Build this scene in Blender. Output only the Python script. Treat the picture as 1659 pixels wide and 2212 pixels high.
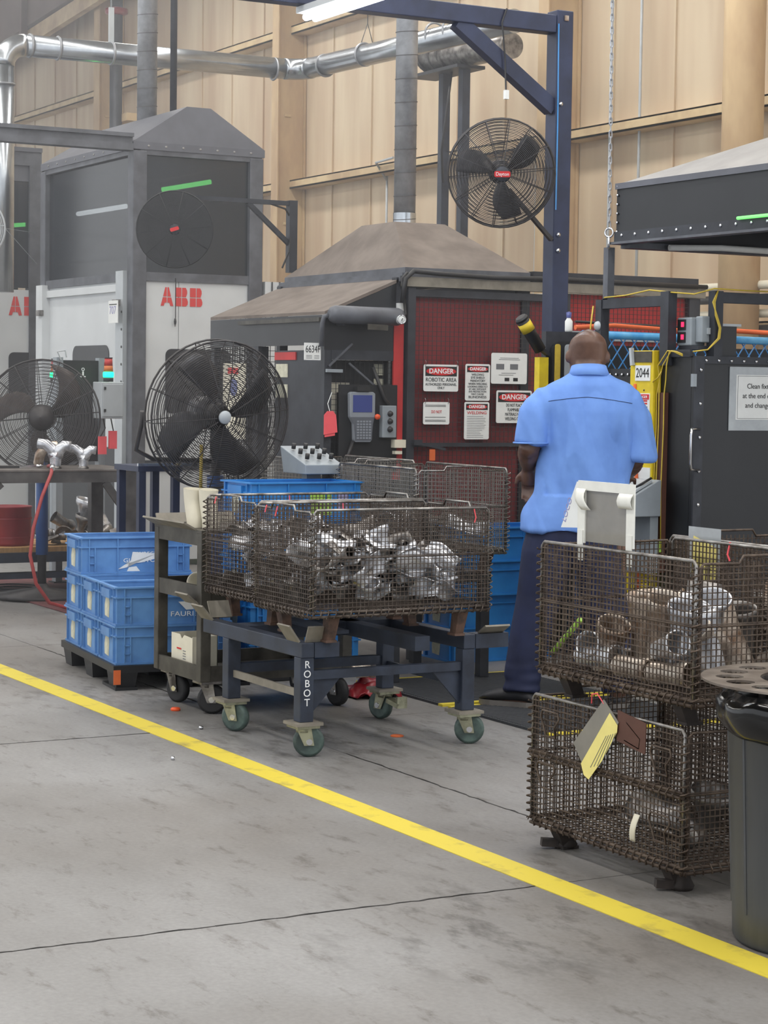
import bpy, bmesh, math, random
from mathutils import Vector, Matrix, Euler

for _o in list(bpy.data.objects):
    bpy.data.objects.remove(_o)
sc = bpy.context.scene
COL = sc.collection
R = math.radians
RND = random.Random(7)

# ------------------------------------------------------------------ camera
IW, IH, FOC = 1659, 2212, 4470.0
HORIZON, ROLL, YAW, CAM_H = 835.0, R(0.8), R(61.0), 1.48
cam_d = bpy.data.cameras.new('camera'); cam = bpy.data.objects.new('camera', cam_d); COL.objects.link(cam)
cam_d.sensor_fit = 'HORIZONTAL'; cam_d.sensor_width = 36.0
cam_d.lens = FOC / IW * 36.0
cam_d.clip_start = 0.05; cam_d.clip_end = 200
pitch = math.atan((IH / 2 - HORIZON) / FOC)
fw = Vector((-math.sin(YAW) * math.cos(pitch), math.cos(YAW) * math.cos(pitch), -math.sin(pitch)))
rt = Vector((math.cos(YAW), math.sin(YAW), 0)); up = rt.cross(fw)
r2 = rt * math.cos(ROLL) + up * math.sin(ROLL); u2 = r2.cross(fw)
m = Matrix((r2, u2, -fw)).transposed().to_4x4(); m.translation = (0, 0, CAM_H)
cam.matrix_world = m
sc.camera = cam

# ------------------------------------------------------------------ world, hall lamps, exposure
wd = bpy.data.worlds.new('world'); sc.world = wd; wd.use_nodes = True
wd.node_tree.nodes['Background'].inputs[0].default_value = (0.93, 0.96, 1.0, 1)
wd.node_tree.nodes['Background'].inputs[1].default_value = 0.95
sc.view_settings.view_transform = 'Standard'; sc.view_settings.look = 'None'
sc.view_settings.exposure = 0.42; sc.view_settings.gamma = 1.0
sc.view_settings.use_curve_mapping = False
sc.cycles.use_denoising = True; sc.cycles.use_light_tree = False; sc.cycles.debug_use_spatial_splits = True
sc.cycles.max_bounces = 5; sc.cycles.diffuse_bounces = 2; sc.cycles.glossy_bounces = 2
sc.cycles.use_adaptive_sampling = True; sc.cycles.adaptive_threshold = 0.03
sc.cycles.transparent_max_bounces = 12; sc.cycles.volume_bounces = 0
sc.cycles.sample_clamp_indirect = 4.0

def hall_lamp(x, y, z, lx, ly, power, col=(1.0, 0.97, 0.93)):
    l = bpy.data.lights.new('hall_lamp', 'AREA'); l.shape = 'RECTANGLE'; l.size = lx; l.size_y = ly
    l.energy = power; l.color = col
    o = bpy.data.objects.new('hall_lamp', l); o.location = (x, y, z); COL.objects.link(o)
    return o
HAZE = 0.013
LP = 80
for lx_ in (-23.0, -18.0, -13.5, -9.0, -4.5, 0.0):
    for ly_ in (0.5, 4.6, 8.6):
        hall_lamp(lx_, ly_, 6.9, 4.0, 0.6, LP)

# ------------------------------------------------------------------ materials
def lin(c):
    return tuple(((v / 255) / 12.92 if v / 255 <= 0.04045 else ((v / 255 + 0.055) / 1.055) ** 2.4) for v in c)
MATS = {}
def M(name, rgb, rough=0.5, metal=0.0, var=0.25, scale=6.0, bump=0.0, rgb2=None, rvar=0.0, stretch=(1, 1, 1),
      emit=0.0, alpha=1.0, coat=0.0, detail=4.0, lo=0.35, hi=0.65, spec=0.5):
    mt = bpy.data.materials.new(name); mt.use_nodes = True
    nt = mt.node_tree; b = nt.nodes['Principled BSDF']
    c = lin(rgb); b.inputs['Roughness'].default_value = rough; b.inputs['Metallic'].default_value = metal
    b.inputs['Specular IOR Level'].default_value = spec
    if coat: b.inputs['Coat Weight'].default_value = coat
    b.inputs['Base Color'].default_value = (*c, 1)
    if var > 0 or rgb2:
        tc = nt.nodes.new('ShaderNodeTexCoord'); mp = nt.nodes.new('ShaderNodeMapping')
        mp.inputs['Scale'].default_value = stretch
        nz = nt.nodes.new('ShaderNodeTexNoise'); nz.inputs['Scale'].default_value = scale; nz.inputs['Detail'].default_value = detail
        nz.inputs['Roughness'].default_value = 0.6
        cr = nt.nodes.new('ShaderNodeValToRGB'); e = cr.color_ramp.elements
        e[0].position = lo; e[1].position = hi
        d = lin(rgb2) if rgb2 else tuple(v * (1 - var) for v in c)
        e[0].color = (*d, 1); e[1].color = (*c, 1)
        L = nt.links.new
        L(tc.outputs['Object'], mp.inputs['Vector']); L(mp.outputs['Vector'], nz.inputs['Vector'])
        L(nz.outputs['Fac'], cr.inputs['Fac']); L(cr.outputs['Color'], b.inputs['Base Color'])
        if bump:
            bp = nt.nodes.new('ShaderNodeBump'); bp.inputs['Strength'].default_value = bump; bp.inputs['Distance'].default_value = 0.01
            L(nz.outputs['Fac'], bp.inputs['Height']); L(bp.outputs['Normal'], b.inputs['Normal'])
        if rvar:
            mr = nt.nodes.new('ShaderNodeMapRange'); mr.inputs['To Min'].default_value = rough - rvar; mr.inputs['To Max'].default_value = rough + rvar
            L(nz.outputs['Fac'], mr.inputs['Value']); L(mr.outputs['Result'], b.inputs['Roughness'])
    if emit:
        b.inputs['Emission Color'].default_value = (*c, 1); b.inputs['Emission Strength'].default_value = emit
    if emit and name != 'tube_light': mt.cycles.emission_sampling = 'NONE'
    if alpha < 1: b.inputs['Alpha'].default_value = alpha
    MATS[name] = mt
    return mt

M('wire', (98, 88, 80), 0.5, 0.4, 0.5, 30, rgb2=(62, 53, 47))
M('wire_rust', (98, 84, 72), 0.6, 0.3, 0.5, 25, rgb2=(60, 48, 40))
M('wire_grey', (150, 146, 140), 0.45, 0.6, 0.3, 30)
M('rim_steel', (165, 163, 160), 0.32, 0.8, 0.35, 12, rgb2=(85, 78, 72))
M('foot_dark', (58, 50, 46), 0.7, 0.1, 0.4, 18, rgb2=(40, 36, 34))
M('rust_leg', (104, 80, 68), 0.75, 0.1, 0.4, 18, rgb2=(60, 48, 42))
M('steel_part', (244, 246, 250), 0.27, 0.6, 0.3, 9, rgb2=(160, 162, 168), rvar=0.1)
M('steel_dull', (166, 162, 158), 0.36, 0.8, 0.5, 10, rgb2=(72, 68, 66))
M('steel_heat', (222, 212, 198), 0.3, 0.6, 0.5, 12, rgb2=(128, 100, 78))
M('navy_steel', (58, 66, 82), 0.5, 0.2, 0.35, 7, rgb2=(42, 47, 58), rvar=0.1)
M('navy_jib', (50, 58, 86), 0.42, 0.2, 0.3, 5, rgb2=(38, 44, 66))
M('olive_steel', (86, 83, 76), 0.5, 0.3, 0.35, 8, rgb2=(58, 55, 50))
M('plate_tan', (142, 136, 124), 0.6, 0.2, 0.3, 10)
M('frame_grey', (100, 103, 110), 0.5, 0.2, 0.3, 5, rgb2=(76, 78, 84))
M('dark_frame', (60, 63, 70), 0.5, 0.2, 0.3, 6, rgb2=(44, 46, 52))
M('black_vinyl', (33, 35, 39), 0.4, 0.0, 0.3, 3, rgb2=(25, 27, 31), rvar=0.1)
M('black_plastic', (34, 35, 38), 0.45, 0.0, 0.3, 8)
M('black_rubber', (40, 40, 42), 0.65, 0.0, 0.3, 10)
M('fan_black', (70, 68, 69), 0.5, 0.3, 0.3, 12, rgb2=(54, 51, 51))
M('blade_brown', (86, 76, 72), 0.5, 0.2, 0.3, 8, rgb2=(64, 55, 52))
M('blade_dark', (66, 66, 70), 0.42, 0.3, 0.3, 6)
M('white_panel', (208, 212, 214), 0.5, 0.0, 0.08, 3)
M('cabinet_grey', (186, 192, 196), 0.45, 0.1, 0.12, 5)
M('box_grey', (150, 158, 164), 0.45, 0.1, 0.15, 6)
M('hood_brown', (122, 112, 104), 0.75, 0.0, 0.3, 4, rgb2=(100, 90, 83))
M('hood_grey', (98, 100, 108), 0.55, 0.1, 0.2, 4)
M('hood_light', (150, 148, 146), 0.6, 0.1, 0.2, 4)
M('logo_red', (214, 60, 56), 0.55, 0, 0.1, 5)
M('red_curtain', (140, 44, 48), 0.6, 0.0, 0.3, 2.0, rgb2=(112, 36, 42), stretch=(1, 0.7, 1))
M('red_bright', (196, 52, 52), 0.55, 0, 0.2, 5)
M('duct_galv', (176, 179, 184), 0.42, 0.5, 0.3, 7, rgb2=(140, 142, 146), rvar=0.1)
M('duct_seam', (106, 104, 104), 0.5, 0.6, 0.3, 7)
M('pipe_silver', (196, 202, 208), 0.26, 0.95, 0.2, 6)
M('wall_tan', (216, 198, 170), 0.7, 0, 0.14, 0.9, rgb2=(192, 167, 139), stretch=(2.2, 1, 0.3), detail=3)
M('girt_tan', (216, 192, 150), 0.6, 0, 0.15, 3, rgb2=(186, 158, 122))
M('column_tan', (206, 180, 140), 0.6, 0, 0.15, 3, rgb2=(180, 150, 116), stretch=(1, 1, 0.4))
M('roof_brown', (120, 104, 94), 0.8, 0, 0.2, 1.5)
M('ceiling_paint', (190, 186, 178), 0.8, 0, 0.1, 1)
M('crate_blue', (66, 128, 206), 0.42, 0, 0.18, 5, rgb2=(52, 104, 178))
M('crate_pale', (100, 150, 206), 0.5, 0, 0.2, 5, rgb2=(76, 122, 180))
M('crate_bright', (44, 134, 208), 0.4, 0, 0.15, 4, rgb2=(34, 112, 184))
M('paper', (232, 234, 232), 0.7, 0, 0.05, 20)
M('paper_torn', (214, 212, 190), 0.8, 0, 0.25, 30)
M('paper_cream', (226, 220, 200), 0.7, 0, 0.08, 12)
M('tag_yellow', (244, 230, 140), 0.6, 0, 0.08, 10)
M('tag_pink', (250, 96, 104), 0.6, 0, 0.1, 10)
M('tag_orange', (226, 110, 54), 0.6, 0, 0.2, 10)
M('ink', (28, 28, 30), 0.7, 0, 0)
M('ink_grey', (110, 112, 116), 0.7, 0, 0)
M('ink_red', (204, 40, 44), 0.6, 0, 0)
M('ink_violet', (150, 148, 190), 0.7, 0, 0)
M('white_print', (238, 240, 242), 0.6, 0, 0)
M('yellow_paint', (232, 208, 40), 0.55, 0, 0.15, 6, rgb2=(200, 172, 36))
M('cable_yellow', (214, 186, 70), 0.5, 0, 0.2, 20)
M('cable_black', (36, 36, 38), 0.5, 0, 0)
M('hose_red', (168, 66, 66), 0.5, 0, 0.2, 15)
M('drum_red', (142, 32, 42), 0.4, 0, 0.25, 4)
M('wood', (190, 148, 96), 0.7, 0, 0.3, 5, stretch=(1, 12, 1))
M('bench_top', (120, 114, 110), 0.5, 0.4, 0.4, 6, rgb2=(86, 80, 77))
M('bench_steel', (96, 93, 92), 0.5, 0.4, 0.4, 6, rgb2=(66, 64, 64))
M('blue_paint', (48, 92, 160), 0.45, 0, 0.2, 6)
M('tape_white', (232, 232, 224), 0.5, 0, 0.08, 15)
M('film_grey', (150, 146, 136), 0.35, 0, 0.2, 6, alpha=0.82)
M('laminate', (170, 176, 180), 0.25, 0, 0.15, 12, coat=0.4)
M('brown_plate', (96, 62, 50), 0.6, 0.1, 0.25, 8)
M('skin', (112, 84, 71), 0.36, 0, 0.2, 9, rgb2=(88, 64, 54))
M('shirt', (118, 160, 232), 0.8, 0, 0.12, 5, rgb2=(104, 144, 216))
M('trouser', (38, 46, 80), 0.75, 0, 0.25, 5, rgb2=(30, 36, 64))
M('shoe', (44, 44, 48), 0.6, 0, 0.2, 10)
M('shoe_sole', (116, 112, 108), 0.7, 0, 0.2, 20)
M('wheel_green', (86, 104, 98), 0.45, 0.1, 0.35, 14, rgb2=(58, 70, 68))
M('caster_zinc', (176, 176, 150), 0.4, 0.7, 0.35, 12, rgb2=(110, 108, 92))
M('can_grey', (74, 76, 79), 0.5, 0, 0.25, 4, rgb2=(62, 64, 66), stretch=(3, 3, 0.4))
M('disc_steel', (150, 140, 130), 0.42, 0.7, 0.4, 8, rgb2=(100, 90, 82))
M('bag_black', (22, 23, 25), 0.16, 0, 0.2, 8)
M('chrome', (220, 222, 226), 0.18, 1.0, 0.1, 8)
M('screen_blue', (70, 80, 140), 0.2, 0, 0.1, 6)
M('pendant_grey', (140, 146, 154), 0.5, 0, 0.1, 8)
M('pendant_key', (92, 96, 104), 0.5, 0, 0.1, 30)
M('orange_cap', (240, 92, 44), 0.5, 0, 0.2, 20)
M('blue_fence', (70, 150, 220), 0.4, 0, 0.1, 8)
M('blue_tube', (70, 160, 224), 0.3, 0, 0.1, 8, rgb2=(120, 196, 240))
M('lime', (168, 214, 84), 0.5, 0, 0.1, 8)
M('orange_hose', (238, 112, 60), 0.5, 0, 0.15, 8)
M('green_lamp', (10, 255, 150), 0.4, 0, 0, emit=2.2)
M('red_lamp', (196, 52, 50), 0.35, 0, 0.1, 8)
M('amber_lamp', (206, 112, 44), 0.35, 0, 0.1, 8)
M('red_digit', (255, 40, 80), 0.4, 0, 0, emit=1.6)
M('tube_light', (235, 243, 255), 0.4, 0, 0, emit=16)
M('tube_green', (120, 255, 130), 0.4, 0, 0, emit=22)
M('reflection_green', (120, 235, 120), 0.4, 0, 0, emit=0.8)  # self-lit green, imitates the reflection on the right-hand hood
M('hair_grey', (168, 162, 158), 0.7, 0, 0.3, 60)
M('tube_white', (235, 245, 250), 0.4, 0, 0, emit=18)
M('tinted_panel', (34, 39, 46), 0.16, 0, 0.1, 2, alpha=0.88)
M('yellow_line', (212, 192, 58), 0.6, 0, 0.1, 7, rgb2=(158, 142, 66), lo=0.28, hi=0.46, detail=10)
M('mat_black', (66, 68, 72), 0.7, 0, 0.2, 30)
M('mat_red', (112, 62, 62), 0.75, 0, 0.3, 8)
M('knit_glove', (60, 58, 58), 0.85, 0, 0.2, 30)

# concrete: broad stains, fine grain, dark scuffs
def concrete():
    mt = bpy.data.materials.new('concrete'); mt.use_nodes = True; nt = mt.node_tree; L = nt.links.new
    b = nt.nodes['Principled BSDF']
    tc = nt.nodes.new('ShaderNodeTexCoord')
    def noise(s, st=(1, 1, 1), d=5, ro=0.6):
        mp = nt.nodes.new('ShaderNodeMapping'); mp.inputs['Scale'].default_value = st
        n = nt.nodes.new('ShaderNodeTexNoise'); n.inputs['Scale'].default_value = s; n.inputs['Detail'].default_value = d; n.inputs['Roughness'].default_value = ro
        L(tc.outputs['Object'], mp.inputs[0]); L(mp.outputs[0], n.inputs['Vector']); return n.outputs['Fac']
    def ramp(v, p0, c0, p1, c1):
        r = nt.nodes.new('ShaderNodeValToRGB'); e = r.color_ramp.elements
        e[0].position, e[1].position = p0, p1; e[0].color, e[1].color = (*c0, 1), (*c1, 1)
        L(v, r.inputs[0]); return r.outputs[0]
    def mix(t, f, a, c):
        x = nt.nodes.new('ShaderNodeMix'); x.data_type = 'RGBA'; x.blend_type = t
        if isinstance(f, float): x.inputs[0].default_value = f
        else: L(f, x.inputs[0])
        L(a, x.inputs[6]); L(c, x.inputs[7]); return x.outputs[2]
    base = ramp(noise(0.9, (1, 1.6, 1)), 0.32, lin((122, 120, 118)), 0.68, lin((144, 143, 142)))
    brown = ramp(noise(0.5, (1, 1, 1), 3), 0.46, (1, 1, 1), 0.72, (0.74, 0.69, 0.64))
    scuff = ramp(noise(5, (1, 2.4, 1), 8, 0.72), 0.32, (0.56, 0.53, 0.50), 0.45, (1, 1, 1))
    grain = ramp(noise(60, (1, 1, 1), 3), 0.3, (0.88, 0.88, 0.88), 0.7, (1.06, 1.06, 1.06))
    c = mix('MULTIPLY', 1.0, base, brown); c = mix('MULTIPLY', 1.0, c, scuff); c = mix('MULTIPLY', 1.0, c, grain)
    L(c, b.inputs['Base Color']); b.inputs['Roughness'].default_value = 0.5
    b.inputs['Specular IOR Level'].default_value = 0.4
    MATS['concrete'] = mt
concrete()
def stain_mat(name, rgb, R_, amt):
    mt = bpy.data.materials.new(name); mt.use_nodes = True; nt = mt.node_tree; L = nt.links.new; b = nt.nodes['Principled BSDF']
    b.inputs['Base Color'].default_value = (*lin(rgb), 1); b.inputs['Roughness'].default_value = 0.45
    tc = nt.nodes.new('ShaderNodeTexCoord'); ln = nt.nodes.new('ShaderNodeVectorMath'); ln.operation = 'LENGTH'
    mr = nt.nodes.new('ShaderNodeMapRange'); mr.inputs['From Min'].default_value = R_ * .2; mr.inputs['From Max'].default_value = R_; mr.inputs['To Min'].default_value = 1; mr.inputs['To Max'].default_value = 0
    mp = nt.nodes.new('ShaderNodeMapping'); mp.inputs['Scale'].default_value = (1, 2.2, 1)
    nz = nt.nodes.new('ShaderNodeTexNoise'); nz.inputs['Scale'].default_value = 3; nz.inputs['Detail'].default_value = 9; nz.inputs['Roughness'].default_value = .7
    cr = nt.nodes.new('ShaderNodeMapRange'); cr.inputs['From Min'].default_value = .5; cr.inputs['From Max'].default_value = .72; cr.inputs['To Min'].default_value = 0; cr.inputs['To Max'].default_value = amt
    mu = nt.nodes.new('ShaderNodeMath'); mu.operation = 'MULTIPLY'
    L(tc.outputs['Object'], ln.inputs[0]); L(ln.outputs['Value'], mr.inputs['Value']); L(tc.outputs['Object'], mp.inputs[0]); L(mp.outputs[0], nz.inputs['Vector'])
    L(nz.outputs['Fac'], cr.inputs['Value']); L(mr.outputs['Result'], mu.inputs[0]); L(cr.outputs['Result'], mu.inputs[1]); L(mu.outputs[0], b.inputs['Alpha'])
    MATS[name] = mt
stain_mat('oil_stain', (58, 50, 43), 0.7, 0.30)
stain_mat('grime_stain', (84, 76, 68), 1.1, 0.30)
M('joint_dark', (48, 46, 45), 0.9, 0, 0)

# ------------------------------------------------------------------ mesh collector
class MB:
    def __init__(s): s.v = []; s.f = []; s.sm = []
    def add(s, vs, fs, smooth=False):
        n = len(s.v); s.v += [tuple(p) for p in vs]; s.f += [tuple(n + i for i in f) for f in fs]; s.sm += [smooth] * len(fs); return s
    def box(s, x0, x1, y0, y1, z0, z1):
        x0, x1 = sorted((x0, x1)); y0, y1 = sorted((y0, y1)); z0, z1 = sorted((z0, z1))
        return s.add([(x0, y0, z0), (x1, y0, z0), (x1, y1, z0), (x0, y1, z0), (x0, y0, z1), (x1, y0, z1), (x1, y1, z1), (x0, y1, z1)],
                     [(3, 2, 1, 0), (4, 5, 6, 7), (0, 1, 5, 4), (1, 2, 6, 5), (2, 3, 7, 6), (3, 0, 4, 7)])
    def hexa(s, b, t):      # bottom quad, top quad, both counter-clockwise seen from above
        return s.add(list(b) + list(t), [(3, 2, 1, 0), (4, 5, 6, 7), (0, 1, 5, 4), (1, 2, 6, 5), (2, 3, 7, 6), (3, 0, 4, 7)])
    def bar(s, p, q, w, h=None, upv=(0, 0, 1)):
        p, q = Vector(p), Vector(q); d = (q - p).normalized(); h = h or w; u = Vector(upv)
        if abs(d.dot(u)) > 0.98: u = Vector((1, 0, 0))
        a = d.cross(u).normalized(); c = a.cross(d).normalized()
        vs = [e + a * (i * w / 2) + c * (j * h / 2) for e in (p, q) for i, j in ((-1, -1), (1, -1), (1, 1), (-1, 1))]
        return s.add(vs, [(0, 1, 2, 3), (7, 6, 5, 4), (0, 4, 5, 1), (1, 5, 6, 2), (2, 6, 7, 3), (3, 7, 4, 0)])
    def tube(s, pts, r, n=8, closed=False, caps=True, ell=None):
        P = [Vector(p) for p in pts]; N = len(P); rs = r if isinstance(r, (list, tuple)) else [r] * N
        T = []
        for i in range(N):
            if closed: t = P[(i + 1) % N] - P[i - 1]
            else: t = P[min(i + 1, N - 1)] - P[max(i - 1, 0)]
            T.append(t.normalized() if t.length > 1e-9 else Vector((0, 0, 1)))
        a = T[0].cross(Vector((0, 0, 1)))
        if a.length < 0.1: a = T[0].cross(Vector((0, 1, 0)))
        a.normalize(); vs = []
        for i in range(N):
            a = (a - T[i] * a.dot(T[i])).normalized(); c = T[i].cross(a)
            for k in range(n):
                an = 2 * math.pi * k / n + math.pi / n
                vs.append(P[i] + (a * math.cos(an) + c * math.sin(an)) * rs[i])
        fs = []
        for i in range(N if closed else N - 1):
            j = (i + 1) % N
            for k in range(n):
                l = (k + 1) % n; fs.append((i * n + k, i * n + l, j * n + l, j * n + k))
        s.add(vs, fs, n > 5)
        if caps and not closed:
            b = len(s.v) - len(vs)
            s.f += [tuple(b + k for k in reversed(range(n))), tuple(b + (N - 1) * n + k for k in range(n))]; s.sm += [False, False]
        return s
    def cyl(s, p, q, r0, r1=None, n=16):
        return s.tube([p, q], [r0, r1 if r1 is not None else r0], n)
    def ring(s, c, rad, r, axis=(0, 0, 1), seg=32, n=4):
        ax = Vector(axis).normalized(); a = ax.orthogonal().normalized(); b = ax.cross(a); c = Vector(c)
        return s.tube([c + (a * math.cos(2 * math.pi * k / seg) + b * math.sin(2 * math.pi * k / seg)) * rad for k in range(seg)], r, n, closed=True)
    def lathe(s, prof, c=(0, 0, 0), axis=(0, 0, 1), n=24, smooth=True):
        ax = Vector(axis).normalized(); a = ax.orthogonal().normalized(); b = ax.cross(a); c = Vector(c); vs = []
        for r_, h in prof:
            for k in range(n):
                t = 2 * math.pi * k / n; vs.append(c + ax * h + (a * math.cos(t) + b * math.sin(t)) * r_)
        fs = [(i * n + k, i * n + (k + 1) % n, (i + 1) * n + (k + 1) % n, (i + 1) * n + k) for i in range(len(prof) - 1) for k in range(n)]
        return s.add(vs, fs, smooth)
    def ball(s, c, r, n=12):
        rr = r if isinstance(r, (tuple, list)) else (r, r, r); vs = []; m = n // 2
        for i in range(m + 1):
            ph = math.pi * i / m
            for k in range(n):
                t = 2 * math.pi * k / n
                vs.append((c[0] + rr[0] * math.sin(ph) * math.cos(t), c[1] + rr[1] * math.sin(ph) * math.sin(t), c[2] + rr[2] * math.cos(ph)))
        return s.add(vs, [(i * n + k, (i + 1) * n + k, (i + 1) * n + (k + 1) % n, i * n + (k + 1) % n) for i in range(m) for k in range(n)], True)
    def prism(s, poly, fr, d):       # polygon in frame fr=(origin, xaxis, yaxis), extruded by d along x cross y
        o, xa, ya = (Vector(t) for t in fr); za = xa.cross(ya); n = len(poly)
        vs = [o + xa * x + ya * y for x, y in poly] + [o + xa * x + ya * y + za * d for x, y in poly]
        return s.add(vs, [tuple(reversed(range(n))), tuple(range(n, 2 * n))] + [(i, (i + 1) % n, n + (i + 1) % n, n + i) for i in range(n)])
    def grid(s, fn, nu, nv, smooth=True, close_u=False):
        vs = [fn(i / (nu if close_u else nu - 1), j / (nv - 1)) for j in range(nv) for i in range(nu)]
        fs = [(j * nu + i, j * nu + (i + 1) % nu, (j + 1) * nu + (i + 1) % nu, (j + 1) * nu + i) for j in range(nv - 1) for i in range(nu if close_u else nu - 1)]
        return s.add(vs, fs, smooth)
    def xf(s, mat):
        s.v = [tuple(mat @ Vector(p)) for p in s.v]; return s
    def build(s, name, mat, parent=None, kind=None, label=None, bev=0, org=None, solid=0, weld=False):
        me = bpy.data.meshes.new(name)
        o0 = Vector(org) if org is not None else (root_loc(parent) if parent else Vector((0, 0, 0)))
        me.from_pydata([tuple(Vector(p) - o0) for p in s.v], [], s.f)
        me.polygons.foreach_set('use_smooth', s.sm)
        me.materials.append(MATS[mat] if isinstance(mat, str) else mat)
        o = bpy.data.objects.new(name, me); COL.objects.link(o)
        if parent: o.parent = parent
        else: o.location = o0
        if kind: o['kind'] = kind
        if label: o['label'] = label
        if solid:
            md = o.modifiers.new('thick', 'SOLIDIFY'); md.thickness = solid; md.offset = 0
        if bev:
            md = o.modifiers.new('edge', 'BEVEL'); md.width = bev; md.segments = 2; md.limit_method = 'ANGLE'
        return o

def root_loc(o):
    while o.parent: o = o.parent
    return o.location.copy()
def thing(name, label, cat, loc, group=None):
    o = bpy.data.objects.new(name, None); COL.objects.link(o); o.location = loc; o.empty_display_size = 0.1
    o['label'] = label; o['category'] = cat
    if group: o['group'] = group
    return o
def tag(o, label, cat, group=None, kind=None):
    o['label'] = label; o['category'] = cat
    if group: o['group'] = group
    if kind: o['kind'] = kind
    return o
KIDS = {}
def copy_tree(o, parent=None, idx=None):
    if idx is None:
        idx = {}
        for q in bpy.data.objects:
            if q.parent: idx.setdefault(q.parent.name, []).append(q)
    c = o.copy(); COL.objects.link(c); c.parent = parent
    for ch in idx.get(o.name, []): copy_tree(ch, c, idx)
    return c
def dup(o, loc, rz=0.0, label=None, group=None, rot=None):
    c = copy_tree(o); c.location = loc; c.rotation_euler = rot if rot else (0, 0, rz)
    if label: c['label'] = label
    if group: c['group'] = group
    return c
FX = (Vector((0, 1, 0)), Vector((0, 0, 1)))       # a board that faces +X: reading direction +Y
FY = (Vector((1, 0, 0)), Vector((0, 0, 1)))       # a board that faces -Y: reading direction +X
def text(body, org, fr, size, mat, parent, name='lettering', align='LEFT', width=None, bold=0.0, ext=0.0006, spacing=1.0, shear=0.0):
    cu = bpy.data.curves.new(name, 'FONT'); cu.body = body; cu.size = size; cu.align_x = align; cu.align_y = 'CENTER'
    cu.extrude = ext; cu.offset = bold; cu.space_character = spacing; cu.resolution_u = 3; cu.shear = shear
    tmp = bpy.data.objects.new('tmp_text', cu); COL.objects.link(tmp)
    dg = bpy.context.evaluated_depsgraph_get(); dg.update()
    me = bpy.data.meshes.new_from_object(tmp.evaluated_get(dg)); bpy.data.objects.remove(tmp); bpy.data.curves.remove(cu)
    me.materials.clear(); me.materials.append(MATS[mat])
    xs = [v.co.x for v in me.vertices]
    s = 1.0
    if width and xs and max(xs) - min(xs) > 1e-6: s = width / (max(xs) - min(xs))
    za = fr[0].cross(fr[1]); o0 = root_loc(parent)
    for v in me.vertices:
        v.co = Vector(org) + fr[0] * (v.co.x * s) + fr[1] * v.co.y + za * v.co.z - o0
    o = bpy.data.objects.new(name, me); COL.objects.link(o); o.parent = parent
    return o
# ================================================================== SETTING
floor = MB().box(-40, 4, -4, 11.2, -0.2, -0.008).build('floor', 'joint_dark', kind='structure')
floor['label'] = 'grey stained concrete floor with saw cut joints'; floor['category'] = 'floor'
XE = [-40, -29.0, -23.0, -17.02, -14.04, -11.06, -8.08, -5.10, -2.1, 4.0]; YE = [-4, 0.9, 3.89, 6.88, 11.2]
for i in range(len(XE) - 1):
    for j in range(len(YE) - 1):
        MB().box(XE[i] + 0.003, XE[i + 1] - 0.003, YE[j] + 0.003, YE[j + 1] - 0.003, -0.009, 0.0).build('slab', 'concrete', floor)
# fine irregular cracks running beside the joints
def crack(p, q, n, amp, w, nm='crack'):
    mb = MB(); P = []
    for i in range(n + 1):
        t = i / n; P.append((p[0] + (q[0] - p[0]) * t + RND.uniform(-amp, amp), p[1] + (q[1] - p[1]) * t + RND.uniform(-amp, amp)))
    for a, b in zip(P[:-1], P[1:]):
        mb.bar((a[0], a[1], 0.0004), (b[0], b[1], 0.0004), w * RND.uniform(0.6, 1.3), 0.0012)
    return mb.build(nm, 'joint_dark', floor, kind='stuff')
crack((-5.10, 1.2), (-5.10, 3.36), 60, 0.006, 0.007); crack((-8.08, 2.2), (-8.08, 3.36), 30, 0.006, 0.006)
crack((-11.0, 3.89), (-8.3, 3.89), 50, 0.006, 0.007); crack((-7.3, 3.89), (-5.3, 3.89), 50, 0.006, 0.007)

for (x_, y_, r_, m_) in ((-4.80, 3.02, .7, 'oil_stain'), (-4.55, 3.60, .7, 'oil_stain'), (-7.75, 4.05, 1.1, 'grime_stain'), (-9.5, 3.9, 1.1, 'grime_stain'), (-5.5, 3.9, .7, 'oil_stain')):
    so = MB().box(x_ - r_, x_ + r_, y_ - r_, y_ + r_, 0.0006, 0.0010).build('stain', m_, org=(x_, y_, 0)); so.location = (x_, y_, 0); so.parent = floor
line = MB().box(-16, 1, 3.36, 3.475, 0.0, 0.0022).build('floor_stripe', 'yellow_line')
tag(line, 'yellow painted safety stripe running across the concrete floor', 'floor marking', kind='structure')

WY = 11.0
wall = MB().box(-46, -6, WY + 0.03, WY + 0.2, 0, 8).build('wall_back', 'wall_tan', kind='structure')
wall['label'] = 'tan metal wall panels with horizontal girts behind the machines'; wall['category'] = 'wall'
x = -46.0
while x < -6.2:                                   # each wall sheet with its standing seam
    w = 0.92
    MB().box(x + 0.006, x + w - 0.006, WY, WY + 0.03, 0, 8).build('panel', 'wall_tan', wall)
    MB().box(x - 0.012, x + 0.012, WY - 0.02, WY + 0.03, 0, 8).build('seam', 'wall_tan', wall)
    x += w
for z in (1.95, 3.77, 5.55, 7.33):
    for (a, b) in ((-46, -27.8), (-27.6, -22.0), (-21.87, -16.32), (-16.2, -13.15), (-12.9, -6)):
        mb = MB().box(a, b, 10.80, WY, z, z + 0.018).box(a, b, 10.80, 10.815, z, z + 0.10).box(a, b, 10.80, WY, z + 0.085, z + 0.10)
        mb.build('girt', 'girt_tan', wall)
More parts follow.
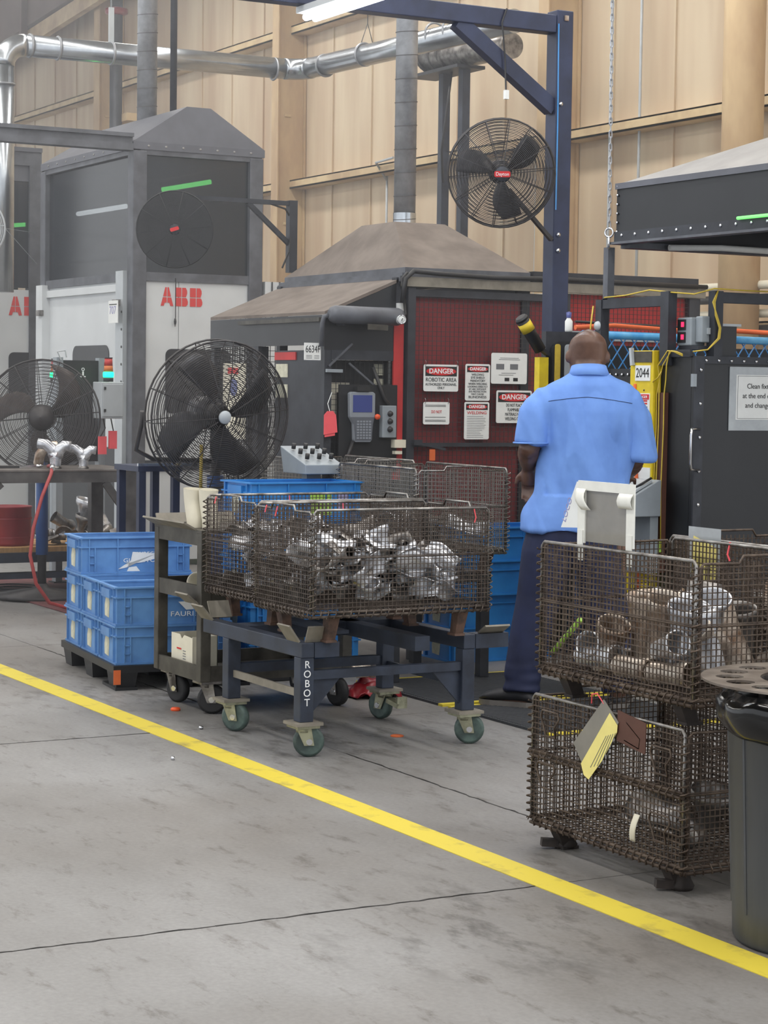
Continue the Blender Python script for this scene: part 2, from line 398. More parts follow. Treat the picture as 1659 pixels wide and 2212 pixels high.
for i, (a, b) in enumerate(((-33.6, -33.45), (-27.77, -27.59), (-22.0, -21.87), (-16.33, -16.2))):
    c = MB().box(a - 0.02, b + 0.02, 10.63, 10.65, 0, 8).box(a, b, 10.65, 10.97, 0, 8).box(a - 0.03, b + 0.03, 10.97, 10.995, 0, 8).build('column', 'column_tan', wall, bev=0.004)
    for zz in (3.35, 4.6, 5.2): MB().box(b + 0.001, b + 0.02, 10.72, 10.80, zz, zz + 0.03).build('clip', 'girt_tan', c)
rc = MB().cyl((-13.03, 10.4, 0), (-13.03, 10.4, 8), 0.165, n=28).build('round_column', 'column_tan', wall)
MB().ring((-13.03, 10.4, 3.15), 0.168, 0.006, seg=28).build('weld_band', 'girt_tan', rc)
# raking beam and the roof deck over the far end
MB().bar((-33.5, 10.5, 6.37), (-25.5, 10.5, 6.95), 0.10, 0.22).build('eave_beam', 'girt_tan', wall)
MB().hexa([(-34, 10.4, 6.5), (-25, 10.4, 7.1), (-25, 10.6, 7.1), (-34, 10.6, 6.5)], [(-34, 10.4, 8), (-25, 10.4, 8), (-25, 10.6, 8), (-34, 10.6, 8)]).build('eave_panel', 'roof_brown', wall)
MB().bar((-31.4, 10.36, 6.55), (-32.6, 10.36, 7.3), 0.06, 0.10).build('brace', 'roof_brown', wall)
MB().bar((-30.0, 10.36, 6.65), (-30.0, 10.36, 8), 0.10, 0.10).build('brace', 'roof_brown', wall)
# conduits and low pipes along the wall
for (x_, z0, z1) in ((-19.7, 2.2, 3.75), (-16.75, 0.5, 3.8), (-15.55, 1.0, 5.2), (-15.1, 1.0, 6.5)):
    MB().cyl((x_, 10.9, z0), (x_, 10.9, z1), 0.014, n=6).build('conduit', 'cabinet_grey', wall)
MB().tube([(-19.7, 10.9, 3.7), (-19.68, 10.75, 3.88), (-19.3, 10.75, 3.9)], 0.014, 6).build('conduit', 'cabinet_grey', wall)
for k, z in enumerate((1.98, 2.10, 2.22, 2.32)):
    MB().cyl((-16.2, 10.62 - 0.04 * k, z), (-11.0, 10.62 - 0.04 * k, z), 0.035, n=8).build('wall_pipe', 'paper_cream' if k % 2 else 'duct_seam', wall)
ceil = MB().box(-46, 4, -4, 11.2, 8.0, 8.1).build('ceiling', 'ceiling_paint', kind='structure')

# ================================================================== DUCTS AND PIPES OVERHEAD
def spiral_duct(loc, r, z0, z1, label, lean=0.0):
    t = thing('spiral_duct', label, 'duct', (loc[0], loc[1], z0))
    MB().tube([(loc[0], loc[1], z0), (loc[0] - lean, loc[1], z1)], r, 28).build('duct', 'duct_galv', t)
    z = z0 + 0.12
    while z < z1:
        c = Vector((loc[0] - lean * (z - z0) / (z1 - z0), loc[1], z)); MB().ring(c, r + 0.002, 0.0035, axis=(0.06, -0.1, 1), seg=28).build('seam', 'duct_seam', t)
        z += 0.155
    return t
d2_ = spiral_duct((-12.15, 6.86), 0.073, 2.48, 6.2, 'grey spiral duct rising from the brown hood over the red mesh cell')
MB().lathe([(0.077, 0), (0.078, 0.06), (0.076, 0.12), (0.077, 0.16)], (-12.15, 6.86, 2.48), n=24).build('foil_tape', 'pipe_silver', d2_)
d1_ = spiral_duct((-16.59, 6.83), 0.085, 3.712, 6.6, 'grey spiral duct rising from the hood of the white robot booth')
MB().cyl((-16.42, 7.0, 3.712), (-16.42, 7.0, 6.6), 0.03, n=10).build('riser_pipe', 'dark_frame', d1_)

t = thing('exhaust_pipe', 'long silver exhaust pipe with elbows hung across the top left', 'pipe', (-18.5, 6.2, 3.6))
def arc(c, a, b, r, n=7):
    c, a, b = Vector(c), Vector(a), Vector(b)
    return [c + a * (r * math.cos(math.pi / 2 * i / n)) + b * (r * math.sin(math.pi / 2 * i / n)) for i in range(n + 1)]
MB().cyl((-18.5, 6.2, 2.3), (-18.5, 6.2, 4.37), 0.10, n=24).build('downpipe', 'pipe_silver', t)
MB().tube(arc((-18.5, 6.4, 4.37), (0, -1, 0), (0, 0, 1), 0.2), 0.102, 24).build('elbow', 'pipe_silver', t)
MB().cyl((-18.5, 6.4, 4.57), (-18.5, 9.1, 4.585), 0.10, n=24).build('pipe_run', 'pipe_silver', t)
MB().tube(arc((-18.3, 9.06, 4.585), (-1, 0, 0), (0, 1, 0), 0.2), 0.103, 24).build('elbow', 'pipe_silver', t)
MB().cyl((-18.3, 9.26, 4.585), (-14.6, 9.26, 4.50), 0.10, n=24).build('pipe_run', 'pipe_silver', t)
for y in (6.45, 6.72, 7.25, 8.95): MB().ring((-18.5, y, 4.572), 0.103, 0.012, (0, 1, 0), 24, 6).build('collar', 'duct_galv', t)
for x in (-18.0, -17.2, -16.35, -15.9, -15.6): MB().ring((x, 9.26, 4.57), 0.103, 0.011, (1, 0, 0), 24, 6).build('collar', 'duct_galv', t)
MB().ring((-18.5, 6.2, 4.2), 0.103, 0.01, (0, 0, 1), 24, 6).build('collar', 'duct_galv', t)
MB().bar((-18.5, 7.25, 4.67), (-18.5, 7.25, 5.0), 0.05, 0.02).build('hanger', 'cabinet_grey', t)
MB().cyl((-18.5, 7.25, 5.0), (-18.5, 7.25, 8.0), 0.008, n=6).build('hanger_rod', 'cabinet_grey', t)
MB().tube([(-17.2, 9.35, 4.66), (-17.15, 9.26, 4.85), (-17.1, 9.17, 4.66)], 0.004, 4).cyl((-17.15, 9.26, 4.85), (-17.15, 9.26, 8.0), 0.004, n=4).build('hanger_wire', 'cable_black', t)

t = thing('sprinkler_riser', 'dark vertical pipe with red couplings behind the left spiral duct', 'pipe', (-26.1, 10.3, 0))
MB().cyl((-26.1, 10.3, 0), (-26.1, 10.3, 8), 0.085, n=16).build('pipe', 'dark_frame', t)
for z in (5.75, 6.35): MB().lathe([(0.085, 0), (0.15, 0.02), (0.15, 0.08), (0.085, 0.1)], (-26.1, 10.3, z), n=16).build('coupling', 'drum_red', t)
MB().tube([(-26.1, 10.3, 6.6), (-26.5, 10.3, 6.9), (-27.2, 10.3, 7.3)], 0.10, 12).build('branch', 'drum_red', t)
MB().box(-26.35, -25.85, 10.36, 10.62, 4.95, 5.05).build('clamp', 'girt_tan', t)

t = thing('exhaust_blower', 'grimy round exhaust blower on two thin posts against the tan wall', 'blower', (-16.8, 10.0, 0))
MB().tube([(-17.35, 10, 4.63), (-17.3, 10, 4.63), (-16.95, 10, 4.60), (-16.1, 10, 4.545), (-15.8, 10, 4.53)], [0.10, 0.145, 0.15, 0.115, 0.115], 22).build('housing', 'steel_dull', t)
for x in (-17.25, -17.05, -16.9): MB().ring((x, 10, 4.62), 0.15, 0.012, (1, 0, 0), 24, 6).build('band', 'duct_seam', t)
MB().box(-17.4, -16.5, 9.85, 10.15, 4.42, 4.45).build('shelf', 'dark_frame', t)
MB().box(-17.02, -16.94, 9.96, 10.04, 0, 4.43).build('post', 'navy_steel', t)
MB().box(-16.66, -16.58, 9.96, 10.04, 0, 4.43).build('post', 'navy_steel', t)
MB().tube([(-16.8, 9.97, 4.43), (-16.75, 9.9, 4.1), (-16.85, 9.9, 3.7), (-16.9, 9.95, 3.4)], 0.012, 6).build('cable', 'cable_black', t)

# ================================================================== WHITE ROBOT BOOTHS
def logo_letters(parent, y0, z0, w, h, X):
    """Three block letters, each cut by a white cross, facing +X."""
    lw = w * 0.30; g = w * 0.05
    def put(polys, nm):
        mb = MB()
        for p in polys: mb.prism(p, ((X, y0, z0), FX[0], FX[1]), 0.002)
        mb.build(nm, 'logo_red', parent)
    s = 0.006 * 0.6
    H = h; m_ = H * 0.48
    a = lw
    put([[(0, 0), (a * .24, 0), (a * .31, H * .17), (a * .5 - s, H * .17), (a * .5 - s, m_ - s), (a * .17, m_ - s)],
         [(a * .5 + s, H * .17), (a * .69, H * .17), (a * .76, 0), (a, 0), (a * .83, m_ - s), (a * .5 + s, m_ - s)],
         [(a * .19, m_ + s), (a * .5 - s, m_ + s), (a * .5 - s, H), (a * .36, H)],
         [(a * .5 + s, m_ + s), (a * .81, m_ + s), (a * .64, H), (a * .5 + s, H)]], 'letter')
    for k in (1, 2):
        o = k * (lw + g)
        put([[(o, 0), (o + a * .5 - s, 0), (o + a * .5 - s, m_ - s), (o, m_ - s)],
             [(o + a * .5 + s, 0), (o + a * .85, 0), (o + a * .98, H * .1), (o + a, H * .25), (o + a * .93, H * .4), (o + a * .85, m_ - s), (o + a * .5 + s, m_ - s)],
             [(o, m_ + s), (o + a * .5 - s, m_ + s), (o + a * .5 - s, H), (o, H)],
             [(o + a * .5 + s, m_ + s), (o + a * .85, m_ + s), (o + a * .94, H * .7), (o + a * .93, H * .85), (o + a * .82, H), (o + a * .5 + s, H)]], 'letter')

def rounded(x0, x1, z0, z1, r, n=4):
    P = []
    for cx, cz, a0 in ((x1 - r, z0 + r, -90), (x1 - r, z1 - r, 0), (x0 + r, z1 - r, 90), (x0 + r, z0 + r, 180)):
        for i in range(n + 1):
            a = R(a0 + 90 * i / n); P.append((cx + r * math.cos(a), cz + r * math.sin(a)))
    return P

BX, BXB, BY, BYB = -15.5, -17.66, 6.274, 7.40
b = thing('robot_booth', 'tall white robot booth with grey frame, dark tinted panels and peaked hood', 'robot booth', (BX, BY, 0))
for (x_, y_) in ((BX - 0.05, BY + 0.05), (BX - 0.05, BYB - 0.05), (BXB + 0.05, BY + 0.05), (BXB + 0.05, BYB - 0.05)):
    MB().box(x_ - 0.06, x_ + 0.06, y_ - 0.06, y_ + 0.06, 0, 3.33).build('post', 'frame_grey', b, bev=0.006)
for z in (2.30, 3.30):
    MB().box(BXB, BX, BY, BY + 0.06, z, z + 0.07).build('rail', 'frame_grey', b)
    MB().box(BX - 0.06, BX, BY, BYB, z, z + 0.07).build('rail', 'frame_grey', b)
    MB().box(BXB, BXB + 0.06, BY, BYB, z, z + 0.07).build('rail', 'frame_grey', b)
hood = MB(); zb, zt = 3.34, 3.80
base = [(BXB, BY - .01, zb), (BX + .01, BY - .01, zb), (BX + .01, BYB + .02, zb), (BXB, BYB + .02, zb)]
hood.hexa(base, [(p[0], p[1], zb + 0.06) for p in base])
hood.hexa([(p[0], p[1], zb + 0.06) for p in base], [(-17.4, 6.74, 3.71), (-15.53, 6.74, 3.71), (-15.53, 6.95, 3.71), (-17.4, 6.95, 3.71)])
ho = hood.build('hood', 'hood_grey', b)
for k in range(7): MB().ball((BX + 0.012, BY + 0.12 + k * 0.15, zb + 0.03), (0.004, 0.012, 0.009), 8).build('rivet', 'hood_light', ho)
for k in range(9): MB().ball((BXB + 0.2 + k * 0.22, BY - 0.012, zb + 0.03), (0.012, 0.004, 0.009), 8).build('rivet', 'hood_light', ho)
# upper tinted panels
MB().box(BX - 0.05, BX - 0.035, BY + 0.11, BYB - 0.11, 2.37, 3.30).build('tinted_panel', 'tinted_panel', b)
MB().box(BXB + 0.11, BX - 0.11, BY + 0.035, BY + 0.05, 2.37, 3.30).build('tinted_panel', 'tinted_panel', b)
MB().box(BXB + 0.03, BXB + 0.05, BY + 0.11, BYB - 0.11, 0.2, 3.30).build('back_panel', 'black_vinyl', b)
MB().box(BXB + 0.11, BX - 0.11, BYB - 0.05, BYB - 0.03, 0.2, 3.30).build('back_panel', 'black_vinyl', b)
# lower white panels and their dark windows, facing the aisle (+X)
MB().box(BX - 0.045, BX - 0.02, BY + 0.11, BY + 0.40, 0.05, 2.33).build('white_panel', 'white_panel', b)
MB().box(BX - 0.045, BX - 0.02, BY + 0.405, BYB - 0.11, 0.05, 2.33).build('white_panel', 'white_panel', b)
MB().prism(rounded(0.29, 0.86, 1.24, 1.76, 0.05), ((BX - 0.019, BY, 0), FX[0], FX[1]), 0.006).build('window', 'black_vinyl', b)
MB().box(BX - 0.02, BX + 0.0, BY + 0.1, BYB - 0.1, 0.78, 0.86).build('kick_rail', 'dark_frame', b)
logo_letters(b, BY + 0.245, 2.105, 0.365, 0.15, BX - 0.018)
MB().tube([(BX + 0.003, BY + 0.365, 2.33), (BX + 0.004, BY + 0.365, 2.02), (BX + 0.004, BY + 0.362, 1.94)], 0.004, 4).ball((BX + 0.006, BY + 0.362, 1.98), (0.008, 0.012, 0.03), 8).build('pull_cord', 'cable_black', b)
# the side that faces the near aisle (-Y)
MB().box(BXB + 0.11, BX - 0.11, BY + 0.02, BY + 0.045, 0.62, 2.30).build('white_panel', 'white_panel', b)
MB().box(BXB + 0.0, BXB + 0.16, BY - 0.05, BY + 0.02, 0.1, 2.33).build('door_track', 'white_panel', b)
MB().box(BX - 0.28, BX - 0.12, BY - 0.04, BY + 0.02, 0.1, 2.38).build('door_track', 'cabinet_grey', b)
MB().box(BXB + 0.11, BX - 0.2, BY - 0.01, BY + 0.02, 2.22, 2.28).build('lintel', 'white_panel', b)
MB().prism(rounded(-16.9, -16.06, 1.42, 1.79, 0.08), ((0, BY + 0.018, 0), FY[0], FY[1]), 0.006).build('window', 'black_vinyl', b)
MB().box(-17.2, -15.7, BY - 0.02, BY + 0.018, 0.05, 0.95).build('lower_curtain', 'black_vinyl', b)
for (x_, z_) in ((-15.70, 2.10), (-17.52, 2.06)): MB().box(x_ - .06, x_ + .03, BY - .08, BY - .04, z_, z_ + .05).build('latch', 'steel_dull', b)
for k in range(6): MB().ball((-15.64, BY - .045, 1.35 + 0.14 * k), (.008, .004, .012), 6).build('rivet', 'cable_black', b)
# strip lamps inside, behind the tinted panels
def strip_in(p, q, mat, par):
    MB().cyl(p, q, 0.021, n=8).build('strip_lamp', mat, par)
strip_in((BX - 0.30, BY + 0.37, 3.06), (BX - 0.30, BY + 0.80, 3.15), 'tube_green', b)
strip_in((-17.55, BY + 0.30, 2.975), (-16.42, BY + 0.30, 2.965), 'tube_white', b)
# frame beam that runs from the corner towards the aisle
bm_ = thing('overhead_beam', 'grey box beam running off the corner of the white robot booth', 'beam', (BX, 4.0, 3.33))
MB().box(BX - 0.10, BX + 0.02, 2.6, BY - 0.012, 3.325, 3.38).box(BX - 0.10, BX + 0.0, 2.6, BY - 0.012, 3.38, 3.43).box(BX - 0.12, BX + 0.03, 2.6, BY - 0.012, 3.43, 3.46).build('beam', 'frame_grey', bm_)
t = MB().box(BX + 0.002, BX + 0.10, BY - 0.012, BY - 0.004, 1.99, 2.14)
cd = thing('work_card', 'white printed card clipped to the booth post', 'card', (-15.68, BY - 0.09, 1.98))
MB().box(-15.78, -15.58, BY - 0.10, BY - 0.095, 1.96, 2.14).build('sheet', 'paper', cd)
text('707', (-15.76, BY - 0.101, 2.06), FY, 0.09, 'ink_violet', cd, width=0.14)
MB().box(-15.76, -15.6, BY - 0.102, BY - 0.1, 2.105, 2.112).build('printed_rule', 'ink', cd)

B2 = -19.2
b2 = thing('robot_booth', 'second white robot booth cut off by the left edge of the photo', 'robot booth', (B2, 6.4, 0))
MB().box(B2 - 0.12, B2, 6.70, 6.82, 0, 3.55).build('post', 'frame_grey', b2)
MB().box(B2 - 0.06, B2, 5.4, 6.82, 3.55, 3.68).build('rail', 'frame_grey', b2)
MB().box(B2 - 0.06, B2 - 0.03, 5.4, 6.82, 3.40, 3.55).build('rail', 'hood_grey', b2)
MB().box(B2 - 0.05, B2 - 0.035, 5.4, 6.72, 2.38, 3.42).build('tinted_panel', 'tinted_panel', b2)
MB().box(B2 - 0.045, B2 - 0.02, 5.4, 6.75, 0.05, 2.36).build('white_panel', 'white_panel', b2)
MB().box(B2 - 0.50, B2 - 0.48, 5.4, 6.75, 0.05, 3.5).build('back_panel', 'black_vinyl', b2)
MB().prism(rounded(6.50, 7.1, 1.24, 1.76, 0.05), ((B2 - 0.019, 0, 0), FX[0], FX[1]), 0.006).build('window', 'black_vinyl', b2)
logo_letters(b2, 6.50, 2.115, 0.44, 0.18, B2 - 0.018)
strip_in((B2 - 0.3, 6.58, 2.99), (B2 - 0.3, 6.95, 3.03), 'tube_green', b2)
MB().box(B2 - 1.0, B2 + 0.02, 6.2, 6.82, 3.68, 3.72).build('roof_cap', 'hood_grey', b2)

# ================================================================== WELDING HAZE
hm = bpy.data.materials.new('haze'); hm.use_nodes = True; nt = hm.node_tree
for n_ in list(nt.nodes): nt.nodes.remove(n_)
vo = nt.nodes.new('ShaderNodeVolumeScatter'); vo.inputs['Density'].default_value = HAZE; vo.inputs['Anisotropy'].default_value = 0.2; vo.inputs['Color'].default_value = (0.93, 0.95, 1.0, 1)
ou = nt.nodes.new('ShaderNodeOutputMaterial'); nt.links.new(vo.outputs[0], ou.inputs['Volume'])
MATS['haze'] = hm
hz = MB().box(-39, -8.6, 0.5, 10.95, 0.02, 7.9).build('weld_haze', 'haze'); tag(hz, 'thin grey welding haze hanging in the hall', 'haze', kind='stuff')
# ================================================================== FANS
def fan_head(par, c, d, r, depth, nr, ns, nb, bmat, sweep=0.35, chord=0.95, wire=0.0028, gmat='fan_black', hub='fan_black', badge=None, rotb=0.0, tilt=0.0, blade_r=0.86, back=True, badge_txt=None, badge_r=.15):
    d = Vector(d).normalized(); right = Vector((0, 0, 1)).cross(d).normalized(); upv = d.cross(right)
    mt = Matrix((right, upv, d)).transposed().to_4x4(); mt.translation = c
    def dome(q): return depth * 0.5 * (1 - 0.55 * q ** 3.0) if q < 0.999 else depth * 0.22
    for sgn, nm in ((1, 'front_guard'), (-1, 'back_guard')):
        if sgn < 0 and not back: continue
        mb = MB(); n_ = nr if sgn > 0 else max(8, nr // 2)
        for i in range(n_):
            q = 0.16 + 0.84 * i / (n_ - 1)
            mb.ring((0, 0, sgn * dome(q)), q * r, wire, seg=40)
        for k in range(ns):
            a = 2 * math.pi * k / ns + 0.1
            mb.tube([(math.cos(a) * q * r, math.sin(a) * q * r, sgn * (dome(q) + wire)) for q in (0.12, 0.4, 0.65, 0.85, 1.0)], wire * 1.25, 4)
        mb.xf(mt).build(nm, gmat, par, kind='stuff')
    mb = MB()
    for z in (-depth * 0.22, depth * 0.22): mb.ring((0, 0, z), r * 1.005, 0.006, seg=40, n=6)
    for k in range(ns): 
        a = 2 * math.pi * k / ns + 0.1
        mb.bar((math.cos(a) * r, math.sin(a) * r, -depth * .22), (math.cos(a) * r, math.sin(a) * r, depth * .22), 0.005, 0.005)
    mb.xf(mt).build('rim', gmat, par)
    for k in range(nb):
        a0 = rotb + 2 * math.pi * k / nb
        def fn(u, v):
            rho = r * (0.13 + (blade_r - 0.13) * v)
            wdt = chord * (0.42 + 0.75 * math.sin(math.pi * min(1, 0.12 + 0.75 * v)))
            a = a0 + sweep * v * v + (u - 0.5) * wdt * (1.0 - 0.25 * v)
            return (math.cos(a) * rho, math.sin(a) * rho, (u - 0.5) * depth * (0.42 - 0.2 * v) + 0.02 * r * math.sin(u * 3.1))
        MB().grid(fn, 7, 9).xf(mt).build('blade', bmat, par, solid=0.004)
    MB().lathe([(0.001, depth * .30), (r * .13, depth * .26), (r * .17, depth * .1), (r * .17, -depth * .15), (0.001, -depth * .15)], n=20).xf(mt).build('hub', hub, par)
    MB().lathe([(0.001, -depth * .15), (r * .21, -depth * .18), (r * .23, -depth * .6), (r * .20, -depth * 1.1), (0.001, -depth * 1.15)], n=20).xf(mt).build('motor', 'blade_dark', par)
    if badge:
        bo = MB().lathe([(r * .001, depth * .53), (r * badge_r * .87, depth * .53), (r * badge_r, depth * .5), (r * badge_r, depth * .47)], n=20).xf(mt).build('badge', badge, par)
    if badge_txt:
        MB().prism(rounded(-r * .15, r * .15, -r * .055, r * .055, r * .03), ((0, 0, depth * .53), (1, 0, 0), (0, 1, 0)), 0.003).xf(mt).build('name_plate', 'ink_red', par)
        text(badge_txt, mt @ Vector((0, 0, depth * .53 + .004)), (right, upv), r * .09, 'white_print', par, align='CENTER', width=r * .24)
    return mt

# big fan on the navy stand, middle of the picture
t = thing('pedestal_fan', 'large black drum fan with wide dark blades standing behind the blue crates', 'fan', (-10.25, 4.63, 0))
mt = fan_head(t, Vector((-10.25, 4.64, 1.312)), (0.985, 0.03, -0.10), 0.405, 0.20, 34, 14, 4, 'blade_dark', sweep=0.35, chord=0.78, rotb=0.25, badge='cabinet_grey', wire=.0026, blade_r=.9, badge_r=.09)
MB().cyl((-10.40, 4.70, 0.06), (-10.40, 4.70, 1.25), 0.03, n=14).build('pole', 'fan_black', t)
MB().cyl((-10.40, 4.70, 0.3), (-10.40, 4.70, 0.98), 0.045, n=14).build('lower_sleeve', 'blue_paint', t)
MB().lathe([(0.001, 0.0), (0.20, 0.0), (0.20, 0.02), (0.05, 0.06), (0.035, 0.09)], (-10.40, 4.70, 0), n=28).build('base', 'fan_black', t)
MB().tube([(-10.36, 4.25, 1.33), (-10.40, 4.26, 1.25), (-10.42, 4.24, 1.12), (-10.42, 4.34, 1.07), (-10.40, 4.68, 1.06)], 0.013, 8).build('yoke', 'fan_black', t)
MB().tube([(-10.30, 4.57, 0.35), (-10.28, 4.56, 0.9), (-10.32, 4.58, 1.15)], 0.010, 6).build('yellow_cable', 'cable_yellow', t)

t = thing('steel_stand', 'navy square tube stand with a bright top edge beside the white booth', 'stand', (-10.6, 4.3, 0))
for (x_, y_) in ((-10.49, 4.30), (-10.78, 4.30), (-10.49, 4.50), (-10.78, 4.50)):
    MB().box(x_ - .02, x_ + .02, y_ - .02, y_ + .02, 0, 1.0).build('leg', 'navy_jib', t)
MB().box(-10.81, -10.46, 4.27, 4.53, 1.0, 1.03).build('top_tray', 'navy_jib', t)
MB().box(-10.475, -10.46, 4.27, 4.62, 1.03, 1.045).build('lip', 'chrome', t)

# fan behind the bench, left
t = thing('pedestal_fan', 'black fan with brown curved blades behind the steel workbench', 'fan', (-13.43, 4.78, 0))
fan_head(t, Vector((-13.43, 4.78, 1.24)), (0.90, -0.40, 0.03), 0.388, 0.20, 30, 16, 3, 'blade_brown', sweep=0.85, chord=0.85, rotb=0.35, blade_r=0.94)
MB().lathe([(0.001, 0.10), (0.05, 0.085), (0.085, 0.04), (0.09, -0.02)], (-13.35, 4.745, 1.24), axis=(0.90, -0.40, 0.03), n=24).build('hub_cap', 'fan_black', t)
MB().cyl((-13.48, 4.80, 0.06), (-13.48, 4.80, 1.2), 0.03, n=14).build('pole', 'fan_black', t)
MB().cyl((-13.48, 4.80, 0.3), (-13.48, 4.80, 0.95), 0.042, n=14).build('lower_sleeve', 'blue_paint', t)
MB().lathe([(0.001, 0.0), (0.33, 0.0), (0.33, 0.02), (0.05, 0.06), (0.035, 0.09)], (-13.48, 4.80, 0.012), n=28).build('base', 'fan_black', t)

# dark fan on a bracket in front of the booth's upper panel
t = thing('bracket_fan', 'small dark fan with red badge on a bracket arm in front of the booth', 'fan', (-13.0, 6.44, 2.23))
fan_head(t, Vector((-13.0, 5.56, 2.52)), (0.90, -0.40, -0.05), 0.255, 0.12, 44, 10, 3, 'blade_dark', sweep=0.3, chord=1.3, wire=0.0032, gmat='black_plastic', hub='black_plastic', rotb=0.2, badge='dark_frame')
MB().prism(rounded(-0.03, 0.03, -0.012, 0.012, 0.008), ((-12.935, 5.53, 2.517), Vector((0.38, 0.86, 0.3)).normalized(), Vector((-0.12, -0.28, 0.95)).normalized()), 0.003).build('badge_plate', 'ink_red', t)
MB().box(-13.03, -12.97, 6.41, 6.47, 2.262, 2.76).build('post', 'dark_frame', t)
MB().box(-13.02, -12.98, 5.62, 6.41, 2.725, 2.755).build('arm', 'dark_frame', t)
MB().bar((-13.0, 6.42, 2.46), (-13.0, 6.10, 2.73), 0.03, 0.03).build('brace', 'dark_frame', t)
MB().bar((-13.08, 5.62, 2.55), (-13.0, 5.66, 2.74), 0.03, 0.03).build('hanger', 'dark_frame', t)
MB().tube([(-13.0, 6.2, 2.75), (-12.98, 6.38, 2.70), (-12.99, 6.44, 2.62), (-12.96, 6.40, 2.4), (-12.98, 6.36, 2.29)], 0.007, 5).build('cord', 'cable_black', t)

# fan tethered to the far booth, only its rim in view
t = thing('bracket_fan', 'wire fan guard at the left edge tethered to the booth post', 'fan', (-15.3, 5.45, 2.3))
fan_head(t, Vector((-15.6, 4.98, 2.655)), (0.90, -0.40, -0.05), 0.25, 0.12, 16, 10, 3, 'blade_dark', gmat='cabinet_grey')
MB().box(-15.72, -15.66, 4.95, 5.0, 2.5, 3.33).build('drop_arm', 'dark_frame', t)
for q in ((-17.60, 6.21, 2.79), (-17.60, 6.21, 2.52)):
    MB().cyl((-15.5, 5.21, 2.66), q, 0.002, n=4).build('tether', 'cabinet_grey', t)

# ================================================================== WORKBENCH CORNER, LEFT
b = thing('workbench', 'grey steel workbench with bolted gusset legs at the left edge', 'workbench', (-12.95, 4.3, 0))
MB().box(-13.30, -12.60, 3.2, 5.16, 0.905, 0.92).build('top', 'bench_top', b, bev=0.003)
MB().box(-12.66, -12.605, 3.2, 5.15, 0.835, 0.905).build('apron', 'bench_steel', b)
MB().box(-13.295, -12.61, 5.09, 5.15, 0.835, 0.905).build('apron', 'bench_steel', b)
for (x_, y_) in ((-12.64, 5.10), (-13.26, 5.10), (-12.64, 3.3), (-13.26, 3.3)):
    MB().box(x_ - .035, x_ + .035, y_ - .04, y_ + .045, 0, 0.835).build('leg', 'bench_steel', b)
MB().bar((-12.62, 4.92, 0.835), (-12.62, 5.08, 0.62), 0.02, 0.05).build('gusset', 'bench_steel', b)
MB().bar((-12.62, 3.95, 0.60), (-12.62, 4.22, 0.835), 0.03, 0.05).build('gusset', 'bench_steel', b)

def y_pipe(name, x, y, z, lab, s=1.0, rz=0.0, sp=1):
    t = thing(name, lab, 'exhaust part', (x, y, z))
    c, sn = math.cos(rz), math.sin(rz)
    def w(a, h): return (x + a * c * s, y + a * sn * s, z + h * s)
    MB().tube([w(0, 0), w(0, .02), w(0, .06), w(-.005, .09)], [.032 * s, .03 * s, .034 * s, .04 * s], 16).build('stem', 'steel_part', t)
    MB().tube([w(-.005, .07), w(-.02, .11), w(-.055, .135), w(-.10, .14)], [.036 * s, .034 * s, .03 * s, .03 * s], 16).build('branch', 'steel_part', t)
    MB().tube([w(.005, .07), w(.02, .105), w(.05, .13), w(.085, .125)], [.036 * s, .034 * s, .03 * s, .03 * s], 16).build('branch', 'steel_part', t)
    MB().lathe([(.036 * s, 0), (.038 * s, .008), (.031 * s, .016)], w(0, 0), n=18).build('collar', 'steel_dull', t)
    return t
y_pipe('exhaust_branch', -12.75, 4.63, 0.92, 'taller shiny forked exhaust pipe standing on the workbench', 1.15, R(60))
y_pipe('exhaust_branch', -12.72, 4.81, 0.92, 'shorter shiny forked exhaust pipe at the right on the workbench', 0.95, R(65))
t = thing('exhaust_branch', 'heat tinted bent pipe lying behind the forked pipes on the workbench', 'exhaust part', (-13.0, 4.62, 0.92))
MB().tube([(-13.05, 4.62, 0.94), (-13.02, 4.62, 1.0), (-12.98, 4.64, 1.05), (-12.98, 4.72, 1.06)], 0.034, 14, caps=False).build('pipe', 'steel_heat', t)
t = thing('wrench', 'chrome wrench with dark handle lying on the workbench', 'wrench', (-12.8, 4.35, 0.92))
MB().bar((-12.8, 4.22, 0.93), (-12.8, 4.40, 0.93), 0.02, 0.014).build('handle', 'cable_black', t)
MB().bar((-12.8, 4.40, 0.932), (-12.8, 4.52, 0.935), 0.024, 0.014).ball((-12.8, 4.535, 0.936), (.022, .03, .012), 10).build('jaw', 'chrome', t)
t = thing('spray_tool', 'dark air tool lying on the left of the workbench', 'tool', (-12.85, 4.15, 0.92))
MB().tube([(-12.85, 4.04, 0.95), (-12.85, 4.16, 0.95), (-12.83, 4.28, 0.945)], [.028, .026, .014], 10).build('barrel', 'cable_black', t)
MB().bar((-12.85, 4.06, 0.945), (-12.78, 4.05, 0.93), 0.03, 0.02).build('grip', 'cable_black', t)
t = thing('dark_bin', 'small dark box at the left end of the workbench', 'box', (-12.95, 4.08, 0.92))
MB().box(-13.05, -12.88, 3.98, 4.17, 0.92, 0.99).build('body', 'dark_frame', t, bev=0.004)
MB().box(-13.06, -12.87, 3.97, 4.18, 0.985, 0.992).build('lid', 'frame_grey', t)
t = thing('air_hose', 'red air hose hanging off the workbench down to the red floor mat', 'hose', (-12.6, 4.5, 0))
